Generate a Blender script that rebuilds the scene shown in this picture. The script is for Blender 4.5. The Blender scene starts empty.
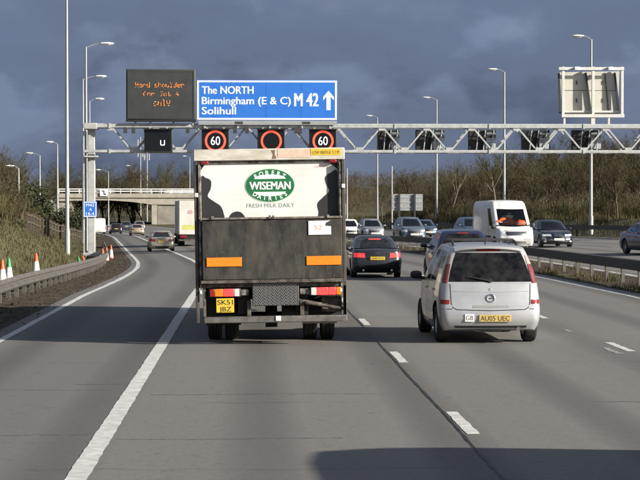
import bpy, bmesh, math, random
from mathutils import Vector, Matrix, noise
from mathutils.bvhtree import BVHTree
R = math.radians
rnd = random.Random(7)
sc = bpy.context.scene
COL = sc.collection

# ------------------------------------------------------------------ camera, light, exposure
cam = bpy.data.cameras.new('camera'); camo = bpy.data.objects.new('camera', cam); COL.objects.link(camo)
cam.sensor_width = 36; cam.lens = 112.5; cam.clip_end = 9000; cam.clip_start = .1
CAMH = 2.27
camo.location = (0, 0, CAMH)
camo.rotation_euler = (R(90 - 1.0), 0, -math.atan(69 / 2000))
sc.camera = camo
SUN_EL, SUN_AZ = R(21), R(25)          # azimuth: degrees behind the perpendicular on the right
tosun = Vector((math.cos(SUN_EL) * math.cos(SUN_AZ), -math.cos(SUN_EL) * math.sin(SUN_AZ), math.sin(SUN_EL)))
sl = bpy.data.lights.new('sun', 'SUN'); sl.energy = 5.0; sl.angle = R(.5); sl.color = (1, .93, .82)
so = bpy.data.objects.new('sun', sl); COL.objects.link(so); so.rotation_euler = tosun.to_track_quat('Z', 'Y').to_euler()
sc.view_settings.view_transform = 'Standard'; sc.view_settings.look = 'None'
sc.view_settings.gamma = 1; sc.view_settings.use_curve_mapping = False
sc.view_settings.exposure = 1.04

W = bpy.data.worlds.new('World'); sc.world = W; W.use_nodes = True
def build_world():
    nt = W.node_tree; N = nt.nodes; L = nt.links; N.clear()
    out = N.new('ShaderNodeOutputWorld'); bg = N.new('ShaderNodeBackground'); L.new(bg.outputs[0], out.inputs[0])
    sky = N.new('ShaderNodeTexSky'); sky.sky_type = 'NISHITA'; sky.sun_disc = False
    sky.sun_elevation = SUN_EL; sky.sun_rotation = R(90) + SUN_AZ
    tc = N.new('ShaderNodeTexCoord'); sep = N.new('ShaderNodeSeparateXYZ'); L.new(tc.outputs['Generated'], sep.inputs[0])
    # storm cloud bank ahead, spread unseen around the sky to cut ambient light
    def noise_(scale, det, rough, sx=(1, 1, 1), off=0):
        mp = N.new('ShaderNodeMapping'); mp.inputs['Scale'].default_value = sx; mp.inputs['Location'].default_value = (off, off, off)
        L.new(tc.outputs['Generated'], mp.inputs[0])
        n = N.new('ShaderNodeTexNoise'); n.inputs['Scale'].default_value = scale; n.inputs['Detail'].default_value = det
        n.inputs['Roughness'].default_value = rough; L.new(mp.outputs[0], n.inputs['Vector']); return n.outputs[0]
    def math_(op, a, b):
        m = N.new('ShaderNodeMath'); m.operation = op
        for i, v in enumerate((a, b)):
            if isinstance(v, (int, float)): m.inputs[i].default_value = v
            else: L.new(v, m.inputs[i])
        return m.outputs[0]
    big = noise_(9, 6, .58, (1, 1, 2.0), 3.1); fine = noise_(34, 6, .6, (1, 1, 1.8), 1.7)
    h = math_('MULTIPLY', sep.outputs['Z'], 5.0)
    v = math_('ADD', h, math_('MULTIPLY', math_('SUBTRACT', big, .5), .95))
    v = math_('ADD', v, math_('MULTIPLY', math_('SUBTRACT', fine, .5), .4))
    v = math_('ADD', v, math_('MULTIPLY', sep.outputs['X'], -.55))
    ramp = N.new('ShaderNodeValToRGB'); L.new(math_('ADD', v, .18), ramp.inputs[0])
    e = ramp.color_ramp.elements
    e[0].position = 0.0; e[0].color = (0.0570, 0.0739, 0.1154, 1)
    e[1].position = 1.0; e[1].color = (.125, .152, .205, 1)
    for p_, c_ in ((.22, (0.0515, 0.0662, 0.1030)), (.40, (0.0662, 0.0845, 0.1298)), (.47, (0.0791, 0.0998, 0.1504)), (.68, (0.0865, 0.1104, 0.1689))):
        k = e.new(p_); k.color = (*c_, 1)
    skm = N.new('ShaderNodeVectorMath'); skm.operation = 'SCALE'; skm.inputs['Scale'].default_value = .060
    L.new(sky.outputs[0], skm.inputs[0])
    cl = N.new('ShaderNodeVectorMath'); cl.operation = 'SCALE'; cl.inputs['Scale'].default_value = .86
    # paler cumulus heads standing in the lower part of the bank
    cu = noise_(13, 7, .52, (1, 1, 1.5), 6.3)
    band = math_('SUBTRACT', .07, math_('ABSOLUTE', math_('SUBTRACT', sep.outputs['Z'], .042), 0))
    cv = math_('ADD', cu, math_('MULTIPLY', band, 2.6))
    cm = N.new('ShaderNodeMapRange'); cm.interpolation_type = 'SMOOTHSTEP'; cm.inputs['From Min'].default_value = .56; cm.inputs['From Max'].default_value = .66; L.new(cv, cm.inputs['Value'])
    cx_ = N.new('ShaderNodeMix'); cx_.data_type = 'RGBA'; cx_.blend_type = 'ADD'; L.new(math_('MULTIPLY', cm.outputs[0], .5), cx_.inputs['Factor'])
    L.new(ramp.outputs[0], cx_.inputs['A']); cx_.inputs['B'].default_value = (.052, .062, .082, 1)
    L.new(cx_.outputs['Result'], cl.inputs[0])
    mr = N.new('ShaderNodeMapRange'); mr.interpolation_type = 'SMOOTHSTEP'
    mr.inputs['From Min'].default_value = -.98; mr.inputs['From Max'].default_value = -.62
    dsun = N.new('ShaderNodeVectorMath'); dsun.operation = 'DOT_PRODUCT'; dsun.inputs[1].default_value = (-.80, .58, -.12)
    L.new(tc.outputs['Generated'], dsun.inputs[0]); L.new(dsun.outputs['Value'], mr.inputs['Value'])
    mx = N.new('ShaderNodeMix'); mx.data_type = 'RGBA'
    L.new(mr.outputs[0], mx.inputs['Factor']); L.new(skm.outputs[0], mx.inputs['A']); L.new(cl.outputs[0], mx.inputs['B'])
    L.new(mx.outputs['Result'], bg.inputs[0]); bg.inputs[1].default_value = 1
build_world()

# ------------------------------------------------------------------ helpers
MATS = {}
def mat(name, col=(.5, .5, .5), rough=.6, metal=0, nscale=0, namt=.25, bump=0, coat=0, emit=0, spec=.5, col2=None, island=False, bscale=None, det=5, stretch=(1, 1, 1), tight=.18):
    if name in MATS: return MATS[name]
    m = bpy.data.materials.new(name); m.use_nodes = True; MATS[name] = m
    nt = m.node_tree; N = nt.nodes; L = nt.links; p = N['Principled BSDF']
    p.inputs['Base Color'].default_value = (*col, 1); p.inputs['Roughness'].default_value = rough
    p.inputs['Metallic'].default_value = metal; p.inputs['Coat Weight'].default_value = coat; p.inputs['Coat Roughness'].default_value = .08
    p.inputs['Specular IOR Level'].default_value = spec
    if emit:
        p.inputs['Emission Color'].default_value = (*col, 1); p.inputs['Emission Strength'].default_value = emit
    c2 = col2 or tuple(c * (1 - namt) for c in col)
    if island:
        g = N.new('ShaderNodeNewGeometry'); mx = N.new('ShaderNodeMix'); mx.data_type = 'RGBA'
        L.new(g.outputs['Random Per Island'], mx.inputs['Factor'])
        mx.inputs['A'].default_value = (*col, 1); mx.inputs['B'].default_value = (*c2, 1)
        L.new(mx.outputs['Result'], p.inputs['Base Color'])
    elif nscale:
        tc = N.new('ShaderNodeTexCoord'); mp = N.new('ShaderNodeMapping'); mp.inputs['Scale'].default_value = stretch
        L.new(tc.outputs['Object'], mp.inputs[0])
        n = N.new('ShaderNodeTexNoise'); n.inputs['Scale'].default_value = nscale; n.inputs['Detail'].default_value = det; n.inputs['Roughness'].default_value = .62
        L.new(mp.outputs[0], n.inputs['Vector'])
        r = N.new('ShaderNodeValToRGB'); r.color_ramp.elements[0].position = .5 - tight; r.color_ramp.elements[1].position = .5 + tight
        r.color_ramp.elements[0].color = (*c2, 1); r.color_ramp.elements[1].color = (*col, 1)
        L.new(n.outputs[0], r.inputs[0]); L.new(r.outputs[0], p.inputs['Base Color'])
    if bump:
        tc = N.new('ShaderNodeTexCoord'); n2 = N.new('ShaderNodeTexNoise'); n2.inputs['Scale'].default_value = bscale or nscale * 4 or 20; n2.inputs['Detail'].default_value = 4
        L.new(tc.outputs['Object'], n2.inputs['Vector']); b = N.new('ShaderNodeBump'); b.inputs['Strength'].default_value = bump; b.inputs['Distance'].default_value = .02
        L.new(n2.outputs[0], b.inputs['Height']); L.new(b.outputs[0], p.inputs['Normal'])
    return m

def glassmat(name, tint, rough=.03, dirt=0):
    m = bpy.data.materials.new(name); m.use_nodes = True; nt = m.node_tree; N = nt.nodes; L = nt.links; N.clear()
    o = N.new('ShaderNodeOutputMaterial'); t = N.new('ShaderNodeBsdfTransparent'); t.inputs[0].default_value = (*tint, 1)
    g = N.new('ShaderNodeBsdfGlossy'); g.inputs['Roughness'].default_value = rough; g.inputs['Color'].default_value = (.9, .9, .9, 1)
    f = N.new('ShaderNodeFresnel'); f.inputs[0].default_value = 1.5; mx = N.new('ShaderNodeMixShader')
    L.new(f.outputs[0], mx.inputs[0]); L.new(t.outputs[0], mx.inputs[1]); L.new(g.outputs[0], mx.inputs[2])
    if dirt:
        d = N.new('ShaderNodeBsdfDiffuse'); d.inputs[0].default_value = (.13, .125, .12, 1); tc = N.new('ShaderNodeTexCoord'); nz = N.new('ShaderNodeTexNoise'); nz.inputs['Scale'].default_value = 5; nz.inputs['Detail'].default_value = 9; nz.inputs['Roughness'].default_value = .7
        L.new(tc.outputs['Object'], nz.inputs['Vector']); r = N.new('ShaderNodeMapRange'); r.inputs['From Min'].default_value = .38; r.inputs['From Max'].default_value = .72; r.inputs['To Max'].default_value = dirt; L.new(nz.outputs[0], r.inputs['Value'])
        m2 = N.new('ShaderNodeMixShader'); L.new(r.outputs[0], m2.inputs[0]); L.new(mx.outputs[0], m2.inputs[1]); L.new(d.outputs[0], m2.inputs[2]); L.new(m2.outputs[0], o.inputs[0])
    else: L.new(mx.outputs[0], o.inputs[0])
    return m

class MB:
    def __init__(s): s.v = []; s.f = []; s.mi = []; s.cur = 0
    def add(s, vs, fs):
        s.grp = getattr(s, 'grp', []); s.grp.append((list(vs), list(fs))); n = len(s.v); s.v += [tuple(p) for p in vs]; s.f += [tuple(i + n for i in f) for f in fs]; s.mi += [s.cur] * len(fs)
    def box(s, x0, x1, y0, y1, z0, z1, M=None):
        vs = [Vector((x, y, z)) for x in (x0, x1) for y in (y0, y1) for z in (z0, z1)]
        if M: vs = [M @ p for p in vs]
        s.add(vs, [(0, 1, 3, 2), (4, 6, 7, 5), (0, 4, 5, 1), (2, 3, 7, 6), (0, 2, 6, 4), (1, 5, 7, 3)])
    def cbox(s, c, sz, M=None):
        s.box(c[0] - sz[0] / 2, c[0] + sz[0] / 2, c[1] - sz[1] / 2, c[1] + sz[1] / 2, c[2] - sz[2] / 2, c[2] + sz[2] / 2, M)
    def tube(s, a, b, r0, r1=None, n=8, caps=True):
        a = Vector(a); b = Vector(b); r1 = r0 if r1 is None else r1
        d = (b - a); q = d.to_track_quat('Z', 'Y'); vs = []
        for p, r in ((a, r0), (b, r1)):
            for k in range(n):
                t = 2 * math.pi * (k + .5) / n; vs.append(p + q @ Vector((r * math.cos(t), r * math.sin(t), 0)))
        fs = [(k, (k + 1) % n, n + (k + 1) % n, n + k) for k in range(n)]
        if caps: fs += [tuple(range(n - 1, -1, -1)), tuple(range(n, 2 * n))]
        s.add(vs, fs)
    def bar(s, a, b, w, h=None): s.tube(a, b, w * .7071, n=4)
    def lathe(s, prof, axis='z', n=24, c=(0, 0, 0)):
        vs = []; m = len(prof)
        for k in range(n):
            t = 2 * math.pi * k / n
            for r, z in prof:
                p = (r * math.cos(t), r * math.sin(t), z) if axis == 'z' else ((z, r * math.cos(t), r * math.sin(t)) if axis == 'x' else (r * math.sin(t), z, r * math.cos(t)))
                vs.append((p[0] + c[0], p[1] + c[1], p[2] + c[2]))
        s.add(vs, [(k * m + i, ((k + 1) % n) * m + i, ((k + 1) % n) * m + i + 1, k * m + i + 1) for k in range(n) for i in range(m - 1)])
    def prism(s, poly, y0, y1):      # polygon in x,z extruded along y
        n = len(poly); vs = [(x, y0, z) for x, z in poly] + [(x, y1, z) for x, z in poly]
        s.add(vs, [tuple(range(n)), tuple(range(2 * n - 1, n - 1, -1))] + [(i, n + i, n + (i + 1) % n, (i + 1) % n) for i in range(n)])
    def each(s, name, m, parent=None, **k):      # every piece an object of its own
        for vs, fs in s.grp:
            q = MB(); q.add(vs, fs); q.build(name, m, parent, **k)
    def build(s, name, m, parent=None, bevel=0, smooth=True, ang=35, xf=None, loc=None, fix=True):
        me = bpy.data.meshes.new(name)
        vs = s.v if xf is None else [tuple(xf @ Vector(p)) for p in s.v]
        me.from_pydata(vs, [], s.f)
        if fix:
            bm = bmesh.new(); bm.from_mesh(me); bmesh.ops.recalc_face_normals(bm, faces=bm.faces); bm.to_mesh(me); bm.free()
        ms = m if isinstance(m, (list, tuple)) else [m]
        for k in ms: me.materials.append(k)
        if len(ms) > 1:
            for p, i in zip(me.polygons, s.mi): p.material_index = i
        if smooth:
            me.shade_smooth(); me.set_sharp_from_angle(angle=R(ang))
        me.update()
        o = bpy.data.objects.new(name, me); COL.objects.link(o); o.parent = parent
        if loc: o.location = loc
        if bevel:
            b = o.modifiers.new('bevel', 'BEVEL'); b.width = bevel; b.segments = 2; b.limit_method = 'ANGLE'; b.angle_limit = R(40)
        return o

def tag(o, label=None, cat=None, group=None, kind=None):
    if label: o['label'] = label
    if cat: o['category'] = cat
    if group: o['group'] = group
    if kind: o['kind'] = kind
    return o
def empty(name, loc=(0, 0, 0), rz=0, label=None, cat=None, group=None):
    o = bpy.data.objects.new(name, None); COL.objects.link(o); o.location = loc; o.rotation_euler = (0, 0, rz); o.empty_display_size = .2
    return tag(o, label, cat, group)
KIDS = {}
def copy_tree(o, parent=None, remap=None):
    c = o.copy(); COL.objects.link(c); c.parent = parent
    if remap and o.type == 'MESH':
        for i, s in enumerate(o.material_slots):
            if s.material and s.material.name in remap:
                c.material_slots[i].link = 'OBJECT'; c.material_slots[i].material = remap[s.material.name]
    for ch in o.children: copy_tree(ch, c, remap)
    return c
def place(proto, loc, rz, label, cat=None, group=None, remap=None, scale=None):
    c = copy_tree(proto, None, remap); c.location = loc; c.rotation_euler = (0, 0, rz); c['label'] = label
    if cat: c['category'] = cat
    if group: c['group'] = group
    if scale: c.scale = scale
    return c

FONT = None
def text_pts(txt, offset=.02, space=1.0):
    cu = bpy.data.curves.new('lettering', 'FONT'); cu.body = txt; cu.size = 1; cu.offset = offset; cu.space_character = space; cu.resolution_u = 4
    ob = bpy.data.objects.new('lettering', cu); COL.objects.link(ob)
    me = bpy.data.meshes.new_from_object(ob.evaluated_get(bpy.context.evaluated_depsgraph_get()))
    vs = [(v.co.x, v.co.y) for v in me.vertices]; fs = [tuple(p.vertices) for p in me.polygons]
    bpy.data.objects.remove(ob); bpy.data.meshes.remove(me); bpy.data.curves.remove(cu)
    return vs, fs
CAP = None
def put_text(mb, txt, x0, z0, width, cap, y, offset=.02, space=1.0, flip=1):
    """flat lettering in the x,z plane at depth y: starts at x0, baseline z0, given width and cap height"""
    global CAP
    if CAP is None: CAP = max(p[1] for p in text_pts('H', 0)[0])
    vs, fs = text_pts(txt, 0, space)
    a = min(v[0] for v in vs); b = max(v[0] for v in vs)
    sx = width / (b - a); sz = cap / CAP
    sg = 1 if flip > 0 else -1
    for q, k in ((0, 0), (-1, 1), (1, 2)) if offset > .004 else ((0, 0),):
        mb.add([(x0 + flip * ((v[0] - a) * sx + q * offset * cap * .9), y + sg * k * .0004, z0 + v[1] * sz) for v in vs], fs)

def lerp(a, b, t): return a + (b - a) * t
def pw(pts):
    def f(x):
        if x <= pts[0][0]: return pts[0][1]
        for (x0, y0), (x1, y1) in zip(pts, pts[1:]):
            if x <= x1: return lerp(y0, y1, (x - x0) / (x1 - x0))
        return pts[-1][1]
    return f
def sst(x): x = max(0, min(1, x)); return x * x * (3 - 2 * x)

# ------------------------------------------------------------------ lie of the land
def off(y):                      # sideways shift of our carriageway
    if y < 55: return 0
    if y < 109: return -(y - 55) ** 2 / 1400
    o = -2.083 - .0771 * (y - 109)
    if y > 230: o -= min(y - 230, 300) ** 2 / 3000
    return o
def offo(y):                     # the same for the opposite carriageway
    if y < 200: return off(y)
    return off(200) - .055 * (y - 200)
def head(y): return math.atan(-(off(y + 1) - off(y - 1)) / 2)
def heado(y): return math.atan(-(offo(y + 1) - offo(y - 1)) / 2)
def g(u, y):
    d = min(max(0, y - 50), 250)
    return -.007 * d + .03 * (max(-8, min(30, u)) - 4) * sst((y - 50) / 60)
def RX(u, y): return u + off(y)
def OX(u, y): return u + offo(y)
def land(x, y):
    u = x - off(y); uo = x - offo(y)
    if u < 11: z = g(u, y)
    elif uo > 12: z = g(uo, y)
    else: z = lerp(g(11, y), g(12, y), (u - 11) / max(.01, (12 + offo(y) - 11 - off(y))))
    z -= .06
    if u < -5.9: z += 2.3 * sst((-5.9 - u) / 6.5) * lerp(1, .4, sst((y - 230) / 120)) + .03 * max(0, -u - 13)
    if uo > 27.8: z += 1.2 * sst((uo - 27.8) / 5) + .03 * max(0, min(uo, 90) - 33) + .018 * max(0, min(uo, 400) - 90)
    if y > 420: z += 9 * sst((y - 420) / 700)
    rough = 0 if -4.4 < u < 9.8 or 12.6 < uo < 27.2 else 1
    if rough: z += .10 * noise.noise(Vector((x * .35, y * .2, 0))) + .05 * noise.noise(Vector((x * 1.3, y * .9, 4)))
    return z
def at(px, py, depth):           # a pixel of the photograph at a given distance ahead
    return Vector(((px - 251) * depth / 2000, depth, CAMH + (205 - py) * depth / 2000))


# ------------------------------------------------------------------ setting
def asphalt(name, base, dark, lanes=None):
    m = bpy.data.materials.new(name); m.use_nodes = True; nt = m.node_tree; N = nt.nodes; L = nt.links; p = N['Principled BSDF']
    tc = N.new('ShaderNodeTexCoord'); 
    def nz(scale, st, det=4, rough=.6):
        mp = N.new('ShaderNodeMapping'); mp.inputs['Scale'].default_value = st; L.new(tc.outputs['Object'], mp.inputs[0])
        n = N.new('ShaderNodeTexNoise'); n.inputs['Scale'].default_value = scale; n.inputs['Detail'].default_value = det; n.inputs['Roughness'].default_value = rough
        L.new(mp.outputs[0], n.inputs['Vector']); return n.outputs[0]
    def mx(f, a, b, mode='MIX'):
        q = N.new('ShaderNodeMix'); q.data_type = 'RGBA'; q.blend_type = mode
        for k, v in (('Factor', f), ('A', a), ('B', b)):
            if isinstance(v, tuple): q.inputs[k].default_value = (*v, 1)
            elif isinstance(v, (int, float)): q.inputs[k].default_value = v
            else: L.new(v, q.inputs[k])
        return q.outputs['Result']
    def rmp(v, a, b):
        r = N.new('ShaderNodeMapRange'); r.inputs['From Min'].default_value = a; r.inputs['From Max'].default_value = b; L.new(v, r.inputs['Value']); return r.outputs[0]
    c = mx(rmp(nz(.35, (2.2, .12, 1), 5), .35, .65), dark, base)                     # long worn streaks
    c = mx(rmp(nz(1.1, (1, .5, 1), 8, .75), .50, .72), c, tuple(k * .70 for k in base))  # patches
    c = mx(rmp(nz(45, (1, 1, 1), 2), .35, .7), c, tuple(k * 1.3 for k in base))       # stone grain
    c = mx(rmp(nz(11, (1, .8, 1), 6, .8), .38, .66), c, tuple(k * 1.30 for k in base))     # mottling
    sp = N.new('ShaderNodeMath'); sp.operation = 'MULTIPLY'; L.new(rmp(nz(5, (1, .6, 1), 3, .6), .62, .72), sp.inputs[0]); sp.inputs[1].default_value = .45
    c = mx(sp.outputs[0], c, tuple(k * .6 for k in base))                                    # drips and stains
    # wheel tracks: polished bands along the lane
    uv = N.new('ShaderNodeUVMap'); sx = N.new('ShaderNodeSeparateXYZ'); L.new(uv.outputs[0], sx.inputs[0])
    w = N.new('ShaderNodeMath'); w.operation = 'SINE'; ml = N.new('ShaderNodeMath'); ml.operation = 'MULTIPLY_ADD'
    L.new(sx.outputs[0], ml.inputs[0]); ml.inputs[1].default_value = 2 * math.pi / 1.83; ml.inputs[2].default_value = 1.2; L.new(ml.outputs[0], w.inputs[0])
    t = N.new('ShaderNodeMath'); t.operation = 'MULTIPLY'; L.new(rmp(w.outputs[0], 0, 1), t.inputs[0]); L.new(nz(.2, (1, .2, 1)), t.inputs[1])
    c = mx(t.outputs[0], c, tuple(k * .42 for k in base))
    # transverse laying joints
    v = N.new('ShaderNodeMath'); v.operation = 'PINGPONG'; v.inputs[1].default_value = 2.9
    a2 = N.new('ShaderNodeMath'); a2.operation = 'MULTIPLY_ADD'; L.new(nz(.8, (1, .1, 1)), a2.inputs[0]); a2.inputs[1].default_value = .5; L.new(sx.outputs[1], a2.inputs[2])
    L.new(a2.outputs[0], v.inputs[0]); jl = rmp(v.outputs[0], .07, .02)
    jm = N.new('ShaderNodeMath'); jm.operation = 'MULTIPLY'; L.new(jl, jm.inputs[0]); L.new(rmp(nz(.6, (.7, .12, 1)), .45, .75), jm.inputs[1])
    c = mx(jm.outputs[0], c, tuple(k * .45 for k in dark))
    L.new(c, p.inputs['Base Color']); p.inputs['Roughness'].default_value = .78; p.inputs['Specular IOR Level'].default_value = .35
    b = N.new('ShaderNodeBump'); b.inputs['Strength'].default_value = .35; b.inputs['Distance'].default_value = .006; L.new(nz(90, (1, 1, 1), 3), b.inputs['Height']); L.new(b.outputs[0], p.inputs['Normal'])
    return m

def strip(name, us, ys, X, G, dz, m, uv=True):
    mb = MB(); n = len(us)
    vs = [(X(u, y), y, G(u, y) + dz) for y in ys for u in us]
    mb.add(vs, [(j * n + i, j * n + i + 1, (j + 1) * n + i + 1, (j + 1) * n + i) for j in range(len(ys) - 1) for i in range(n - 1)])
    o = mb.build(name, m, smooth=True)
    if uv:
        l = o.data.uv_layers.new(name='UVMap'); cs = [(u, y) for y in ys for u in us]
        for k, lp in enumerate(o.data.loops): l.data[k].uv = cs[lp.vertex_index]
    return tag(o, kind='structure')

def ylist(a, b, s): return [a + (b - a) * k / max(1, round((b - a) / s)) for k in range(max(1, round((b - a) / s)) + 1)]
YR = ylist(-30, 45, 5)[:-1] + ylist(45, 260, 3)[:-1] + ylist(260, 620, 8)
M_asph = asphalt('weathered_asphalt', (.128, .122, .113), (.082, .078, .073))
M_asph2 = asphalt('shoulder_asphalt', (.110, .105, .098), (.074, .071, .067))
def build_setting():
    lanes = [-4.55, -2.9, -1.42]; main = [-1.42, .4, 2.2, 4, 5.85, 7.7, 9.5, 9.95]
    strip('hard_shoulder', lanes, YR, RX, g, 0, M_asph2)
    strip('road', main, YR, RX, g, .0, M_asph)
    strip('opposite_road', [12.45, 14.6, 16.4, 18.2, 20, 21.9, 23.7, 27.0], YR, OX, g, 0, M_asph)
    # land
    xs = sorted(set([-400, -250, -170, -120, -90, -70, -55, -45, -38] + [-34 + k * .8 for k in range(90)] + [38 + k * 2 for k in range(12)] + [64, 70, 80, 95, 115, 140, 170, 210, 260, 340, 480]))
    ys = ylist(-40, 20, 10)[:-1] + ylist(20, 150, 1.6)[:-1] + ylist(150, 420, 4)[:-1] + ylist(420, 1200, 30)[:-1] + ylist(1200, 6000, 600)
    mb = MB(); n = len(xs); vs = []
    for y in ys:
        for x in xs:
            X = x + (off(y) * max(0, 1 - abs(x) / 150) if y < 600 else 0) + (x * (y / 1200) if y > 1200 else 0)
            vs.append((X, y, land(X, y) if y < 1300 else 9))
    mb.add(vs, [(j * n + i, j * n + i + 1, (j + 1) * n + i + 1, (j + 1) * n + i) for j in range(len(ys) - 1) for i in range(n - 1)])
    m = mat('winter_turf', (.098, .090, .048), .95, nscale=.8, col2=(.052, .048, .026), bump=.8, bscale=3, spec=.1, det=8)
    gr = tag(mb.build('ground', m), kind='structure')
    # bare soil along the left edge, and on the central reserve
    ms = mat('bare_soil', (.085, .068, .048), .95, nscale=1.6, col2=(.035, .029, .022), bump=1, bscale=6, spec=.1, det=8)
    ydd = ylist(5, 260, 1.5)
    def soil(name, u0, u1):
        strip(name, [u0 + (u1 - u0) * k / 6 for k in range(7)], ydd, RX, lambda u, y: g(u, y) - .012 + .05 * noise.noise(Vector((u * 2, y, 1))) * math.sin((u - u0) / (u1 - u0) * math.pi), 0, ms)
    soil('verge', -6.2, -4.55); soil('central_reserve', 9.95, 12.45)
    # painted lines
    mp = mat('road_paint', (.60, .60, .575), .7, nscale=6, col2=(.36, .35, .33), det=10)
    mw = mat('worn_road_paint', (.30, .29, .265), .8, nscale=9, col2=(.16, .15, .135), det=8)
    def line(u, w, y0, y1, m=mp, rag=.012, X=RX, step=None):
        mb = MB(); ys = ylist(y0, y1, step or (.35 if y0 < 60 else 2)); vs = []
        for y in ys:
            vs += [(X(u - w / 2 + rnd.uniform(-rag, rag), y), y, g(u, y) + .004), (X(u + w / 2 + rnd.uniform(-rag, rag), y), y, g(u, y) + .004)]
        mb.add(vs, [(2 * k, 2 * k + 1, 2 * k + 3, 2 * k + 2) for k in range(len(ys) - 1)])
        tag(mb.build('lane_marking', m, smooth=False), kind='structure')
    line(-4.2, .14, 8, 60, rag=.006); line(-4.2, .17, 60, 420)
    line(-1.45, .19, 8, 60, step=.2, rag=.006); line(-1.45, .21, 60, 420)
    line(9.5, .2, 8, 60); line(9.5, .2, 60, 420)
    for k in range(-1, 26):
        y = 20.8 + 9 * k
        if y > 12: line(2.2, .13, y - 1.1, y + 1.05, rag=.009, step=.18)
        y = 31.8 + 9 * k
        if y > 12: line(5.9, .13, y - 1.0, y + 1.0, rag=.009, step=.18)
    line(5.62, .12, 30.3, 31.6, mw, .03, step=.1)
    line(5.72, .09, 35.6, 36.3, mw, .03, step=.1)
    for y0 in range(60, 330, 9):
        line(16.4, .12, y0, y0 + 2, X=OX); line(20.05, .12, y0 + 4, y0 + 6, X=OX)
    line(12.75, .2, 30, 400, X=OX); line(23.7, .2, 30, 400, X=OX)
    # tar seam beside the lane line and hairline cracks
    mt = mat('tar', (.016, .015, .014), .6)
    def crack(pts, w):
        mb = MB(); vs = []
        for x, y in pts:
            ww = w * rnd.uniform(.5, 1.3) / 2; vs += [(x - ww, y, g(0, y) + .004), (x + ww, y, g(0, y) + .0085)]
        mb.add(vs, [(2 * k, 2 * k + 1, 2 * k + 3, 2 * k + 2) for k in range(len(pts) - 1)])
        tag(mb.build('road_seam', mt, smooth=False), kind='structure')
    crack([(2.09 + .03 * noise.noise(Vector((y * .25, 0, 0))) + .006 * noise.noise(Vector((y * 3, 5, 0))), y) for y in ylist(10, 60, .25)], .032)
    def cross(x0, x1, y, w):
        mb = MB(); vs = []
        for k in range(40):
            x = lerp(x0, x1, k / 39); yy = y + .12 * noise.noise(Vector((x * .7, y, 0))) + .03 * noise.noise(Vector((x * 4, y, 0))); ww = w * rnd.uniform(.2, 1.2)
            vs += [(x, yy - ww, g(0, y) + .003), (x, yy + ww, g(0, y) + .003)]
        mb.add(vs, [(2 * k, 2 * k + 1, 2 * k + 3, 2 * k + 2) for k in range(39)])
        tag(mb.build('road_seam', mat('crack', (.094, .089, .082), .9), smooth=False), kind='structure')
    cross(-4, -1.7, 24.6, .013); cross(-1.3, .9, 19.4, .011); cross(-3.6, -1.6, 19.8, .012); cross(-2.2, -1.55, 25.4, .03)
    cross(-1.2, 1.5, 24, .014)
build_setting()

# ------------------------------------------------------------------ gantry and signs
M_galv = mat('galvanised_steel', (.48, .50, .505), .5, .15, nscale=3, namt=.32)
M_white = mat('white_metal', (.62, .62, .59), .5, nscale=2.5, namt=.18)
M_black = mat('black_housing', (.018, .018, .02), .55)
M_dkgrey = mat('dark_grey_paint', (.045, .047, .05), .55, nscale=4, namt=.3)
M_post = mat('lamp_post_steel', (.36, .37, .37), .5, .2, nscale=1.2, namt=.25)
M_lens = mat('lamp_glass', (.85, .87, .85), .25)
M_amber = mat('amber_led', (1, .30, .05), .5, emit=.48)
M_redled = mat('red_led', (1, .08, .04), .5, emit=.6)
M_whled = mat('white_led', (.8, .82, .85), .5, emit=.42)
M_signblue = mat('sign_blue', (.030, .165, .60), .38, nscale=1.5, namt=.1)
M_signwhite = mat('sign_white', (.80, .81, .80), .4)
GY = 118.0; KM = GY / 2000
def gx(px): return (px - 251) * KM
def gz(py): return CAMH + (205 - py) * KM

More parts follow.
